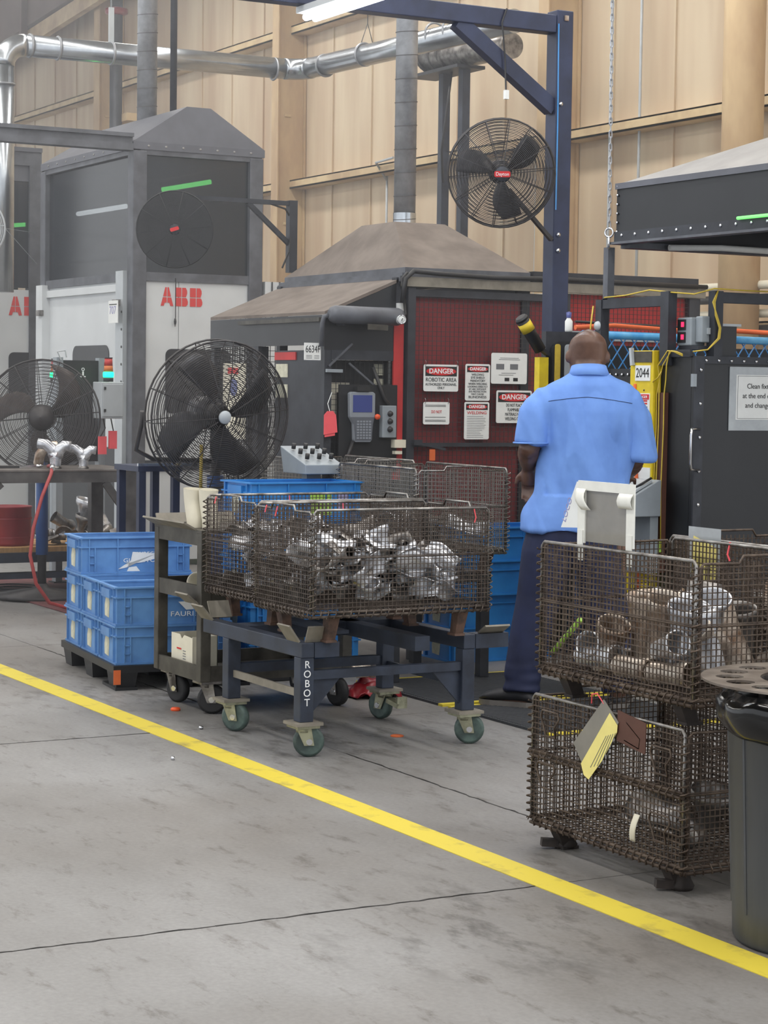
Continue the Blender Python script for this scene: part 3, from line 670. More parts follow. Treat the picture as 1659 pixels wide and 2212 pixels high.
MB().tube([(-12.75, 4.58, 0.935), (-12.62, 4.56, 0.945), (-12.55, 4.53, 0.90), (-12.53, 4.46, 0.75), (-12.52, 4.40, 0.55), (-12.52, 4.38, 0.38), (-12.52, 4.42, 0.2), (-12.55, 4.52, 0.07), (-12.6, 4.68, 0.02), (-12.6, 5.0, 0.014)], 0.012, 8).build('hose', 'hose_red', t)
MB().cyl((-12.62, 4.56, 0.945), (-12.57, 4.545, 0.925), 0.016, n=8).build('coupling', 'chrome', t)

# low trolley under the bench with planks, drum and scrap parts
t = thing('low_trolley', 'low blue grey trolley with wooden planks under the workbench', 'trolley', (-14.1, 4.9, 0))
MB().box(-14.45, -13.65, 4.2, 5.6, 0.232, 0.30).build('deck_frame', 'navy_steel', t)
MB().box(-13.75, -13.65, 4.2, 5.6, 0.12, 0.16).build('lower_rail', 'navy_steel', t)
for k in range(4): MB().box(-14.42 + k * .19, -14.25 + k * .19, 4.22, 5.58, 0.301, 0.335).build('plank', 'wood', t)
for (x_, y_) in ((-13.75, 4.35), (-13.75, 5.45), (-14.35, 4.35), (-14.35, 5.45)):
    MB().cyl((x_, y_ - .02, .073), (x_, y_ + .02, .073), 0.06, n=18).build('wheel', 'black_rubber', t)
    MB().box(x_ - .03, x_ + .03, y_ - .035, y_ - .022, .06, .22).box(x_ - .03, x_ + .03, y_ + .022, y_ + .035, .06, .22).build('fork', 'steel_dull', t)
t = thing('drum', 'dark red metal bucket standing on the low trolley', 'bucket', (-13.92, 4.72, 0.336))
MB().lathe([(.001, 0), (.145, 0), (.15, .02), (.15, .26), (.155, .265), (.155, .275), (.14, .275), (.138, .02), (.001, .015)], (-13.92, 4.72, 0.336), n=32).build('body', 'drum_red', t)
for z in (.06, .19): MB().ring((-13.92, 4.72, 0.336 + z), .152, .006, seg=32).build('hoop', 'drum_red', t)
def scrap(kind, i, c, s, rot, mat, lab, grp, cat='exhaust part', nm='exhaust_part'):
    """A formed steel part: 0 bent pipe, 1 clamshell half, 2 flared cup, 3 wedge bracket."""
    mt = Matrix.Translation(c) @ Euler(rot).to_matrix().to_4x4() @ Matrix.Scale(s, 4)
    mb = MB()
    if kind == 0:
        pts = [(-.09, 0, 0), (-.05, 0, .0), (-.01, .012, 0), (.03, .045, 0), (.045, .09, 0)]
        mb.tube(pts, [.034, .030, .030, .029, .034], 14, caps=False)
        mb.tube(pts, [.032, .028, .028, .027, .032], 14, caps=False)
    elif kind == 1:
        def fn(u, v):
            a = math.pi * u; w = .055 + .02 * math.sin(v * 5)
            return ((v - .5) * .22, math.cos(a) * w, math.sin(a) * (.045 + .012 * math.cos(v * 7)))
        mb.grid(fn, 10, 8); mb.grid(lambda u, v: ((v - .5) * .22, .05 + .022 * u + .02 * math.sin(v * 5), 0.0), 2, 8); mb.grid(lambda u, v: ((v - .5) * .22, -.05 - .022 * u - .02 * math.sin(v * 5), 0.0), 2, 8)
    elif kind == 2:
        mb.lathe([(.030, 0), (.032, .03), (.045, .06), (.058, .075), (.062, .10), (.056, .10), (.052, .08), (.028, .04), (.026, 0)], n=18)
    elif kind == 4:
        mb.grid(lambda u, v: ((v - .5) * .24, (u - .5) * (.13 - .03 * v), .03 * math.sin(math.pi * u) + .018 * math.cos(v * 6)), 9, 9)
        mb.tube([(.05, 0, .03), (.07, 0, .075)], [.028, .024], 14, caps=False)
    else:
        mb.hexa([(-.08, -.04, 0), (.08, -.03, 0), (.08, .03, 0), (-.08, .04, 0)], [(-.06, -.03, .035), (.075, -.02, .015), (.075, .02, .015), (-.06, .03, .035)])
        mb.tube([(.02, 0, .02), (.03, 0, .07)], .02, 12)
    mb.xf(mt)
    o = mb.build(nm, mat, org=c)
    if kind in (1, 4):
        md = o.modifiers.new('thick', 'SOLIDIFY'); md.thickness = 0.003
    tag(o, lab, cat, grp)
    return o
k = 0
for (x_, y_, z_, kd, s) in ((-13.65, 4.95, .40, 0, 1.3), (-13.6, 5.05, .38, 1, 1.1), (-13.62, 5.18, .42, 2, 1.2), (-13.7, 5.28, .38, 0, 1.2), (-13.6, 5.3, .40, 1, 1.0), (-13.75, 5.12, .46, 0, 1.3), (-13.68, 5.22, .50, 2, 1.5), (-13.55, 4.92, .37, 3, 1.0), (-13.6, 5.42, .38, 3, 1.1), (-13.8, 5.38, .43, 1, 1.2)):
    scrap(kd, k, (x_ - .25, y_ + .05, z_), s, (RND.uniform(-.5, .5), RND.uniform(-.6, .6), RND.uniform(0, 6)), 'steel_dull' if k % 3 else 'steel_part', 'grey steel part in the scrap heap on the low trolley', 'scrap parts on the low trolley'); k += 1

matr = MB().box(-15.2, -11.6, 4.62, 5.75, 0.0, 0.012).build('floor_mat', 'mat_red', bev=0.004); tag(matr, 'dull red rubber floor mat under the workbench corner', 'mat')
t = thing('cord_coil', 'thin black cord coiled on the floor at the left edge', 'cord', (-13.9, 4.75, 0.012))
MB().tube([(-13.9 + (.16 + .004 * i) * math.cos(i * .5), 4.78 + (.13 + .003 * i) * math.sin(i * .5), 0.02 + 0.001 * i) for i in range(26)], .006, 5).build('cord', 'cable_black', t)

# control stand with electrical box and stack light
t = thing('control_stand', 'black control stand with a grey electrical box in front of the white booth', 'control stand', (-14.3, 5.5, 0))
MB().box(-14.42, -14.38, 5.26, 5.56, 0.9, 1.64).build('board', 'black_plastic', t)
MB().box(-14.44, -14.36, 5.22, 5.27, 0.02, 1.66).build('upright', 'box_grey', t)
MB().box(-14.44, -14.36, 5.55, 5.60, 0.02, 1.66).build('upright', 'box_grey', t)
MB().box(-14.46, -14.34, 5.2, 5.62, 0.0, 0.02).build('foot', 'black_plastic', t)
MB().box(-14.23, -14.06, 5.45, 5.625, 1.22, 1.485).build('electrical_box', 'cabinet_grey', t, bev=0.006)
MB().box(-14.38, -14.23, 5.5, 5.58, 1.30, 1.40).build('bracket', 'dark_frame', t)
MB().box(-14.06, -14.054, 5.46, 5.615, 1.235, 1.47).build('box_door', 'cabinet_grey', t, bev=0.003)
for z in (1.27, 1.43): MB().box(-14.056, -14.045, 5.468, 5.482, z, z + .02).build('hinge', 'cable_black', t)
MB().ring((-14.378, 5.43, 1.575), .010, .003, axis=(1, 0, 0), seg=12).box(-14.38, -14.376, 5.424, 5.436, 1.53, 1.56).box(-14.38, -14.376, 5.41, 5.45, 1.518, 1.526).build('pictogram', 'white_print', t)
MB().tube([(-14.35, 5.25, 1.64), (-14.35, 5.22, 1.70), (-14.35, 5.28, 1.71), (-14.35, 5.29, 1.66)], .006, 5).build('wire_loop', 'cabinet_grey', t)
for (y_, z0) in ((5.50, 1.06), (5.58, 1.10)): MB().box(-14.16, -14.14, y_ - .035, y_ + .025, z0 - .1, z0 + .03).build('red_tag', 'tag_pink', t)
MB().tube([(-14.15, 5.5, 1.22), (-14.16, 5.52, 1.15), (-14.15, 5.48, 1.09)], .005, 4).tube([(-14.15, 5.56, 1.22), (-14.15, 5.58, 1.13)], .005, 4).build('tag_string', 'cable_black', t)
def stack_light(x, y, z, lab, s=1.0):
    t = thing('stack_light', lab, 'signal light', (x, y, z))
    MB().cyl((x, y, z), (x, y, z + .03 * s), .036 * s, n=18).build('base', 'black_plastic', t)
    MB().lathe([(.001, 0), (.036 * s, 0), (.040 * s, .01 * s), (.040 * s, .035 * s), (.034 * s, .042 * s), (.001, .042 * s)], (x, y, z + .03 * s), n=18).build('green_lens', 'green_lamp', t)
    MB().cyl((x, y, z + .072 * s), (x, y, z + .115 * s), .034 * s, .031 * s, 18).build('amber_lens', 'amber_lamp', t)
    MB().cyl((x, y, z + .115 * s), (x, y, z + .168 * s), .031 * s, .028 * s, 18).build('red_lens', 'red_lamp', t)
    MB().cyl((x, y, z + .168 * s), (x, y, z + .176 * s), .030 * s, n=18).build('cap', 'black_plastic', t)
stack_light(-14.14, 5.535, 1.487, 'red amber and lit green stack light on the grey electrical box')
t2 = thing('light_pole', 'thin grey pole carrying a stack light at the left edge', 'pole', (-15.11, 5.48, 0))
MB().box(-15.14, -15.08, 5.45, 5.51, 0, 1.48).build('pole', 'box_grey', t2)
MB().box(-15.22, -15.0, 5.37, 5.59, 0, 0.012).build('base_plate', 'box_grey', t2)
stack_light(-15.11, 5.48, 1.482, 'red and lit green stack light at the left edge above the fan', 1.0)
# ================================================================== RED MESH WELD CELL
CX, CXB, CY0, CY1 = -11.3, -13.0, 5.83, 6.39
c = thing('weld_cell', 'dark welding cell with brown pyramid hood and sloping awning', 'welding cell', (CX, CY1, 0))
mb = MB(); q = [(CXB, CY1, 2.165), (CX, CY1, 2.165), (CX, 7.32, 2.165), (CXB, 7.32, 2.165)]
mb.hexa([(p[0], p[1], 2.225) for p in q], [(-12.38, 6.66, 2.56), (-11.92, 6.66, 2.56), (-11.92, 7.04, 2.56), (-12.38, 7.04, 2.56)])
mb.build('hood', 'hood_brown', c)
MB().hexa(q, [(p[0], p[1], 2.226) for p in q]).build('hood_skirt', 'frame_grey', c)
MB().box(CXB - .02, CX + .02, CY1 - .03, CY1, 2.17, 2.19).box(CXB - .02, CX + .02, CY1 - .045, CY1, 2.135, 2.17).build('skirt_rail', 'frame_grey', c)
MB().hexa([(CXB, CY0, 1.915), (CX, CY0, 1.915), (CX, CY1 - .046, 2.13), (CXB, CY1 - .046, 2.13)], [(CXB, CY0, 1.935), (CX, CY0, 1.935), (CX, CY1 - .046, 2.15), (CXB, CY1 - .046, 2.15)]).build('awning', 'hood_brown', c)
MB().box(CXB, CX - .01, CY0, CY0 + .012, 1.73, 1.914).build('valance', 'black_vinyl', c)
MB().bar((CXB + .5, CY0 - .02, 1.885), (CX - .02, CY0 - .02, 1.885), .02, .025).build('valance_pipe', 'olive_steel', c)
MB().prism([(CY0, 1.70), (CY1 - .05, 1.70), (CY1 - .05, 2.125), (CY0, 1.914)], ((CX - .012, 0, 0), FX[0], FX[1]), .01).build('wedge_panel', 'black_vinyl', c)
for (x_, y_, w, z1) in ((CX - .03, CY0 + .03, .05, 1.73), (CX - .03, CY1 - .03, .06, 2.16), (CXB + .03, CY0 + .03, .05, 1.73), (CXB + .03, CY1 - .03, .06, 2.16), (-12.28, CY0 + .04, .075, 1.73), (CX - .03, 7.29, .06, 2.16), (CXB + .03, 7.29, .06, 2.16)):
    MB().box(x_ - w / 2, x_ + w / 2, y_ - w / 2, y_ + w / 2, 0, z1).build('post', 'dark_frame', c)
MB().box(CX - .04, CX - .0, CY0 + .05, CY1 - .06, 1.64, 1.70).build('crossbar', 'dark_frame', c)
MB().box(CX - .10, CX - .09, CY0 + .05, CY1 - .06, 0.05, 1.64).build('inner_curtain', 'black_vinyl', c)
MB().box(CXB + .05, CX - .1, 7.27, 7.29, 0.05, 2.16).build('rear_curtain', 'black_vinyl', c)
MB().box(-12.62, CX - .5, 6.9, 6.92, 0.05, 2.0).build('inner_curtain', 'black_vinyl', c)
p_ = MB().box(-12.02, CX - .06, CY0 + .02, CY0 + .04, 0.1, 1.70).build('side_door', 'dark_frame', c)
MB().box(-12.02, -11.72, CY0 + .012, CY0 + .02, 1.64, 1.69).build('red_strip', 'red_bright', p_)
for z in (1.53, 1.40): MB().box(-12.0, -11.84, CY0 + .013, CY0 + .02, z, z + .085).build('warning_label', 'paper_torn', p_)
# welded wire side and front
mb = MB()
for k in range(13): mb.bar((CXB + .03, CY0 + .06 + k * .038, .1), (CXB + .03, CY0 + .06 + k * .038, 1.90 + .4 * k * .038), .004)
for k in range(47): mb.bar((CXB + .03, CY0 + .05, .12 + k * .038), (CXB + .03, CY1 - .06, .12 + k * .038), .004)
for k in range(18): mb.bar((CXB + .05 + k * .038, CY0 + .02, .1), (CXB + .05 + k * .038, CY0 + .02, 1.73), .004)
for k in range(43): mb.bar((CXB + .05, CY0 + .02, .12 + k * .038), (-12.3, CY0 + .02, .12 + k * .038), .004)
mb.build('wire_mesh', 'cable_black', c, kind='stuff')
mb = MB()
for k in range(15): mb.bar((CX - .02, CY0 + .06 + k * .033, 1.0), (CX - .02, CY0 + .06 + k * .033, 1.64), .003)
for k in range(20): mb.bar((CX - .02, CY0 + .05, 1.0 + k * .033), (CX - .02, CY1 - .06, 1.0 + k * .033), .003)
mb.build('wire_mesh', 'cable_black', c, kind='stuff')
for (y_, z_) in ((6.22, 1.55), (6.22, 1.46)): MB().box(CX - .085, CX - .08, y_, y_ + .07, z_, z_ + .07).build('warning_label', 'paper_torn', c)
MB().box(CX - .085, CX - .08, 5.90, 5.96, 1.28, 1.50).box(CX - .085, CX - .08, 5.96, 6.05, 1.44, 1.50).build('cream_label', 'paper_cream', c)
MB().box(CX - .012, CX + .004, CY1 - .075, CY1 - .005, 0.9, 1.94).build('red_guard_strip', 'red_bright', c)
MB().box(CX - .0, CX + .03, CY1 - .06, CY1 - .02, 1.95, 2.0).build('white_sensor', 'paper', c)
MB().bar((CX + .005, 5.86, 1.60), (CX + .005, 6.02, 1.74), .012).build('stay_rod', 'frame_grey', c)
MB().bar((CX + .005, 6.00, 1.62), (CX + .005, 6.24, 1.44), .012).build('stay_rod', 'frame_grey', c)
MB().bar((CX + .01, 5.84, 1.573), (CX + .01, 5.95, 1.572), .02).build('latch_handle', 'box_grey', c)
MB().box(CX - .0, CX + .012, 5.93, 6.34, 0.95, 1.49).build('pendant_board', 'black_plastic', c)
MB().box(CX - .012, CX + .06, CY1 - .09, CY1 - .01, 1.10, 1.15).box(CX - .012, CX + .05, CY1 - .08, CY1 - .03, 1.06, 1.08).build('gate_switch', 'paper_cream', c)
MB().tube([(CX + .02, 6.16, 1.60), (CX + .03, 6.24, 1.40), (CX + .03, 6.27, 1.37)], .012, 6).build('cable', 'cable_black', c)

t = thing('air_tank', 'grey horizontal air tank with a white dial gauge on the dark cell', 'air tank', (CX + .06, 6.08, 1.86))
MB().tube([(CX + .075, 5.82, 1.915), (CX + .075, 5.835, 1.915), (CX + .075, 5.86, 1.915), (CX + .075, 6.30, 1.912), (CX + .075, 6.325, 1.912), (CX + .075, 6.34, 1.912)], [.025, .045, .055, .055, .045, .025], 22).build('tank', 'frame_grey', t)
MB().lathe([(.001, .012), (.024, .012), (.027, .0), (.027, -.03)], (CX + .145, 6.285, 1.893), axis=(1, -.2, 0), n=20).build('gauge', 'paper', t)
MB().ring((CX + .155, 6.283, 1.893), .026, .004, axis=(1, -.2, 0), seg=20, n=6).build('gauge_rim', 'chrome', t)
MB().bar((CX + .16, 6.281, 1.887), (CX + .16, 6.288, 1.902), .003).build('needle', 'ink', t)
MB().tube([(CX + .06, 5.83, 1.91), (CX + .05, 5.80, 1.90), (CX + .04, 5.795, 1.86), (CX + .03, 5.795, 1.72)], .016, 8).build('pipe', 'frame_grey', t)
MB().bar((CX + .13, 6.06, 1.845), (CX + .13, 6.20, 1.84), .01, .035).build('maker_plate', 'olive_steel', t)
for y in (5.92, 6.24): MB().box(CX + .0, CX + .075, y - .01, y + .01, 1.85, 1.88).build('strap', 'dark_frame', t)
MB().tube([(CX + .07, 6.34, 1.91), (CX + .05, 6.37, 1.93), (CX + .04, 6.36, 2.05), (CX + .05, 6.34, 2.15), (CX + .05, 6.38, 2.19)], .009, 6).build('air_line', 'cable_black', t)

t = thing('teach_pendant', 'grey handheld teach pendant with blue screen hung on the dark cell', 'teach pendant', (CX + .03, 6.07, 1.13))
MB().prism([(5.985, 1.435), (5.99, 1.29), (6.015, 1.25), (6.02, 1.15), (6.03, 1.135), (6.135, 1.135), (6.145, 1.15), (6.15, 1.25), (6.165, 1.29), (6.165, 1.435), (6.15, 1.445), (6.0, 1.445)], ((CX + .014, 0, 0), FX[0], FX[1]), .035).build('body', 'pendant_grey', t, bev=.005)
MB().box(CX + .049, CX + .051, 6.008, 6.142, 1.32, 1.425).build('screen', 'screen_blue', t)
MB().prism([(5.992, 1.29), (6.016, 1.245), (6.024, 1.145), (6.14, 1.145), (6.148, 1.245), (6.16, 1.29)], ((CX + .0495, 0, 0), FX[0], FX[1]), .002).build('keypad', 'pendant_key', t)
for r_ in range(7):
    for k in range(5): MB().box(CX + .0515, CX + .054, 6.035 + k * .021, 6.050 + k * .021, 1.155 + r_ * .017, 1.166 + r_ * .017).build('key', 'pendant_grey', t)
MB().lathe([(.001, .02), (.016, .018), (.018, .005), (.012, 0)], (CX + .05, 6.175, 1.292), axis=(1, 0, 0), n=16).build('stop_button', 'orange_cap', t)
MB().box(CX + .014, CX + .06, 6.03, 6.12, 1.45, 1.475).build('hook', 'cable_black', t)
MB().tube([(CX + .03, 6.02, 1.14), (CX + .05, 5.98, 1.06), (CX + .03, 5.95, 0.95)], .012, 6).build('cable', 'cable_black', t)

t = thing('button_box', 'grey push button box with three black buttons beside the teach pendant', 'button box', (CX + .03, 6.26, 1.16))
MB().box(CX + .013, CX + .06, 6.212, 6.31, 1.163, 1.362).build('box', 'box_grey', t, bev=.004)
for z in (1.312, 1.265, 1.215):
    bt = MB().lathe([(.001, .022), (.014, .02), (.016, .0)], (CX + .06, 6.262, z), axis=(1, 0, 0), n=14).build('button', 'cable_black', t)
    MB().ring((CX + .061, 6.262, z), .017, .003, axis=(1, 0, 0), seg=16).build('bezel', 'chrome', bt)

t = thing('pink_tag', 'pink paper tag hanging on the dark cell beside the teach pendant', 'tag', (CX + .02, 5.86, 1.17))
MB().prism([(5.822, 1.18), (5.915, 1.195), (5.905, 1.30), (5.885, 1.325), (5.845, 1.325), (5.822, 1.30)], ((CX + .02, 0, 0), FX[0], FX[1]), .004).build('tag', 'tag_pink', t)
MB().prism([(5.83, 1.165), (5.90, 1.175), (5.90, 1.22), (5.83, 1.22)], ((CX + .017, 0, 0), FX[0], FX[1]), .003).build('second_tag', 'tag_pink', t)
MB().tube([(CX + .02, 5.865, 1.315), (CX + .015, 5.85, 1.37), (CX + .01, 5.88, 1.44)], .003, 4).build('string', 'paper', t)
t = thing('number_sign', 'white card numbered 6634F on the corner post of the dark cell', 'sign', (CX + .02, 5.745, 1.63))
MB().box(CX + .002, CX + .012, 5.69, 5.80, 1.635, 1.74).build('card', 'paper', t)
text('6634F', (CX + .0125, 5.745, 1.70), FX, .062, 'ink', t, align='CENTER', width=.098)
for k in range(3): MB().box(CX + .012, CX + .0126, 5.70, 5.74, 1.645 + k * .008, 1.648 + k * .008).box(CX + .012, CX + .0126, 5.755, 5.79, 1.645 + k * .008, 1.648 + k * .008).build('print_line', 'ink_grey', t)

# ---------------------------------------------------------------- red mesh fence
f = thing('mesh_fence', 'long fence of black wire mesh over red curtain with grey top rail', 'fence', (CX, 7.5, 0))
FPX = CX + .0
for y0, y1 in ((6.40, 6.455), (7.56, 7.615), (8.58, 8.67)):
    MB().box(FPX - .03, FPX + .03, y0, y1, 0, 2.10).build('post', 'dark_frame', f)
for z0, z1, y0, y1 in ((2.045, 2.09, 6.455, 7.56), (1.105, 1.13, 6.455, 7.56), (0.06, .11, 6.455, 7.56), (1.80, 1.86, 7.615, 8.58), (0.06, .11, 7.615, 8.58)):
    MB().box(FPX - .025, FPX + .025, y0, y1, z0, z1).build('rail', 'dark_frame' if z0 != 1.80 else 'box_grey', f)
MB().box(FPX - .03, FPX - .02, 6.455, 7.56, .1, 2.06).build('red_curtain', 'red_curtain', f)
MB().box(FPX - .03, FPX - .02, 7.615, 8.58, .1, 2.10).build('red_curtain', 'red_bright', f)
MB().box(FPX - .02, FPX + .05, 6.36, 8.70, 2.105, 2.165).build('top_rail', 'plate_tan', f)
MB().box(FPX - .05, FPX + .02, 7.33, 8.66, 2.165, 2.235).build('top_beam', 'dark_frame', f)
MB().tube([(FPX + .06, 6.34, 2.0), (FPX + .06, 6.36, 2.15), (FPX + .06, 6.42, 2.20), (FPX + .06, 6.6, 2.19), (FPX + .06, 7.0, 2.18), (FPX + .06, 7.5, 2.19), (FPX + .06, 8.1, 2.185), (FPX + .06, 8.7, 2.18)], .016, 8).build('conduit_hose', 'cable_black', f)
for nm, y0, y1, z0, z1 in (('a', 6.46, 7.56, .12, 2.05), ('b', 7.62, 8.58, .12, 2.10)):
    mb = MB(); n = int((y1 - y0) / .032)
    for k in range(n + 1): mb.bar((FPX + .012, y0 + k * .032, z0), (FPX + .012, y0 + k * .032, z1), .0028)
    n = int((z1 - z0) / .030)
    for k in range(n + 1): mb.bar((FPX + .015, y0, z0 + k * .030), (FPX + .015, y1, z0 + k * .030), .003)
    mb.build('wire_mesh', 'fan_black', f, kind='stuff')
MB().bar((FPX + .05, 6.47, 1.13), (FPX + .07, 6.66, 1.09), .02, .016).box(FPX + .02, FPX + .06, 6.44, 6.50, 1.115, 1.15).build('gate_latch', 'dark_frame', f)
MB().box(FPX + .06, FPX + .066, 6.55, 6.59, 1.02, 1.09).build('red_lock_tag', 'tag_orange', f)

# ---------------------------------------------------------------- signs wired to the fence
SX = CX + .032
def sign(label, y0, y1, z0, z1, hdr=None, lines=(), ties=True, sub=None, hh=0.26, red=(), body_lines=0, px=SX):
    t = thing('safety_sign', label, 'sign', (px, (y0 + y1) / 2, z0))
    w, h = y1 - y0, z1 - z0
    MB().prism(rounded(y0, y1, z0, z1, .012), ((px, 0, 0), FX[0], FX[1]), .003).build('board', 'paper', t)
    zt = z1 - .012
    if hdr:
        z_h = zt - h * hh
        MB().box(px + .003, px + .0042, y0 + .012, y1 - .012, z_h, zt).build('header', 'ink', t)
        cy, cz = (y0 + y1) / 2, (zt + z_h) / 2; a, b_ = (w - .034) / 2, (zt - z_h) * .42
        MB().prism([(cy + a * math.cos(k * math.pi / 10), cz + b_ * math.sin(k * math.pi / 10)) for k in range(20)], ((px + .0042, 0, 0), FX[0], FX[1]), .0008).build('red_oval', 'ink_red', t)
        text(hdr, (px + .0055, cy, cz), FX, b_ * 1.7, 'white_print', t, align='CENTER', width=a * 1.62, bold=.0008)
        zt = z_h - .006
    if lines:
        n = len(lines); tot = sum(l[1] for l in lines); avail = zt - z0 - .012 - (body_lines * .011)
        z = zt
        for s_, k_, wd, mt_ in lines:
            hgt = avail * k_ / tot; z -= hgt / 2
            text(s_, (px + .0042, (y0 + y1) / 2, z), FX, hgt * 1.0, mt_, t, align='CENTER', width=w * wd)
            z -= hgt / 2
        zt = z
    for k in range(body_lines):
        zz = zt - .008 - k * .011
        MB().box(px + .003, px + .004, y0 + .02, y1 - .02 - RND.uniform(0, w * .3), zz - .0022, zz).build('print_line', 'ink_grey', t)
    if ties:
        for yy in (y0 + .012, y1 - .012): MB().tube([(px + .004, yy, z1 - .012), (px + .012, yy, z1 + .012), (px + .0, yy, z1 + .025)], .0022, 4).build('wire_tie', 'chrome', t)
    return t
I = 'ink'
sign('white danger robotic area sign on the red mesh fence', 6.515, 6.769, 1.454, 1.623, 'DANGER', [('ROBOTIC AREA', 1.4, .88, I), ('AUTHORIZED PERSONNEL', .9, .9, I), ('ONLY', .8, .2, I)], hh=.36)
sign('tall danger sign about welding eye shields on the red mesh fence', 6.821, 7.005, 1.398, 1.631, 'DANGER', [('WELDING', 1, .5, I), ('EYE SHIELD', 1, .55, I), ('MANDATORY', 1, .6, I), ('WHEN WELDING', 1, .75, I), ('LOOKING DIRECTLY', .8, .8, I), ('AT ARC WITHOUT', .8, .7, I), ('EYE PROTECTION', .8, .7, I), ('MAY CAUSE', .8, .5, I), ('BLINDNESS', 1.1, .72, I)], ties=False, hh=.17)
sign('tall danger welding sign with fine print below the eye shield sign', 6.818, 7.003, 1.152, 1.390, 'DANGER', [('WELDING', 1, .78, 'ink_red')], ties=False, hh=.16, body_lines=13)
s4 = sign('white instruction sheet with small photographs on the red mesh fence', 7.013, 7.284, 1.508, 1.705, None, (), ties=False)
for (a, b_) in ((7.05, 1.60), (7.155, 1.60)): MB().box(SX + .003, SX + .004, a, a + .06, b_, b_ + .035).build('photo', 'ink_grey', s4)
for (a, b_) in ((7.115, 1.525), (7.18, 1.525)): MB().box(SX + .003, SX + .004, a, a + .035, b_, b_ + .022).build('photo', 'ink', s4)
for (a, b_, z_) in ((7.08, 7.22, 1.672), (7.07, 7.23, 1.662), (7.09, 7.20, 1.575), (7.07, 7.18, 1.563)): MB().box(SX + .003, SX + .004, a, b_, z_, z_ + .003).build('print_line', 'ink_grey', s4)
s5 = sign('wide danger sign about flammable materials behind the man in the blue shirt', 7.056, 7.325, 1.257, 1.466, 'DANGER', [('DO NOT PLACE', 1, .45, I), ('FLAMMABLE', 1, .36, I), ('MATERIALS NEAR', 1, .5, I), ('WELDING CELLS', 1, .5, I)], ties=False, hh=.30)
MB().box(SX + .0045, SX + .0055, 7.245, 7.30, 1.275, 1.345).build('flame_picture', 'yellow_paint', s5)
s6 = sign('small white paper reading do not in red on the red mesh fence', 6.516, 6.708, 1.246, 1.387, None, [])
text('DO NOT', (SX + .0042, 6.612, 1.325), FX, .026, 'ink_red', s6, align='CENTER', width=.075)
for z_ in (1.366, 1.358, 1.29, 1.272, 1.264): MB().box(SX + .003, SX + .004, 6.53, 6.68, z_, z_ + .003).build('print_line', 'ink', s6)

t = thing('white_cabinet', 'plain white panel standing between the booth and the weld cell', 'panel', (-15.5, 7.7, 0))
MB().box(-15.6, -15.5, 7.44, 8.3, 0.05, 2.33).build('panel', 'white_panel', t)
MB().box(-15.62, -15.49, 7.43, 8.3, 0, .05).build('base', 'dark_frame', t)
for y in (7.50, 7.57): MB().tube([(-15.49, y, 2.33), (-15.49, y, 2.0)], .006, 5).build('cord', 'cable_black', t)
t = thing('cream_poster', 'cream notice with red and blue marks seen through the big fan', 'poster', (-12.6, 5.9, 1.2))
MB().box(-12.72, -12.38, 5.80, 5.81, 1.12, 1.62).build('sheet', 'paper_cream', t)
MB().prism([(-12.55 + .06 * math.cos(k * .628), 1.46 + .06 * math.sin(k * .628)) for k in range(10)], ((0, 5.80, 0), FY[0], FY[1]), .003).build('blue_mark', 'screen_blue', t)
MB().box(-12.64, -12.48, 5.797, 5.80, 1.55, 1.59).build('red_mark', 'ink_red', t)

# ---------------------------------------------------------------- jib column with beam
j = thing('jib_column', 'navy steel column with overhead beam and diagonal brace', 'jib column', (-10.0, 6.65, 0))
MB().box(-10.055, -9.945, 6.595, 6.705, 0, 3.63).build('column', 'navy_jib', j, bev=.006)
MB().box(-10.05, -9.95, 4.45, 6.594, 3.50, 3.60).build('beam', 'navy_jib', j, bev=.005)
MB().bar((-10.0, 5.96, 3.51), (-10.0, 6.60, 3.08), .07, .085).build('brace', 'navy_jib', j)
MB().box(-10.20, -9.80, 6.45, 6.85, 0, .02).build('base_plate', 'navy_jib', j)
for z in (2.36, 2.27, 3.10): MB().lathe([(.001, .012), (.012, .01), (.013, 0)], (-9.944, 6.625, z), axis=(1, 0, 0), n=10).build('bolt', 'chrome', j)
MB().box(-9.944, -9.935, 6.64, 6.665, 3.57, 3.60).build('copper_lug', 'steel_heat', j)
MB().tube([(-9.94, 6.60, 3.55), (-9.94, 6.605, 3.0), (-9.935, 6.60, 2.5)], .004, 4).build('tie_wire', 'blue_fence', j)
MB().tube([(-9.94, 6.25, 3.60), (-9.94, 6.22, 3.52), (-9.94, 6.23, 3.45), (-9.95, 6.25, 3.33), (-9.95, 6.26, 3.15)], .005, 5).build('drop_cord', 'cable_black', j)
MB().box(-9.96, -9.94, 6.25, 6.275, 3.10, 3.15).build('cord_plug', 'paper', j)
t = thing('strip_light', 'bright strip light hung from the end of the navy jib beam', 'lamp', (-9.5, 5.05, 3.42))
MB().box(-10.05, -8.3, 4.99, 5.13, 3.465, 3.498).build('housing', 'white_panel', t)
MB().cyl((-10.02, 5.035, 3.445), (-8.35, 5.035, 3.445), .02, n=10).build('tube', 'tube_light', t)
MB().cyl((-10.02, 5.09, 3.445), (-8.35, 5.09, 3.445), .02, n=10).build('tube', 'tube_light', t)
t = thing('jib_fan', 'round black fan with red badge bolted to the navy jib column', 'fan', (-9.98, 6.55, 2.3))
fan_head(t, Vector((-9.93, 6.225, 2.685)), (0.86, -0.46, -0.16), 0.298, 0.20, 30, 14, 3, 'blade_dark', sweep=0.2, chord=0.8, wire=.0026, rotb=.6, badge='dark_frame', badge_txt='Dayton')
MB().bar((-9.97, 6.30, 2.60), (-9.96, 6.59, 2.33), .028, .02).build('mount_arm', 'fan_black', t)
t = thing('banded_tube', 'black tube with a yellow band fixed at a slant beside the navy column', 'sensor tube', (-9.68, 6.3, 1.69))
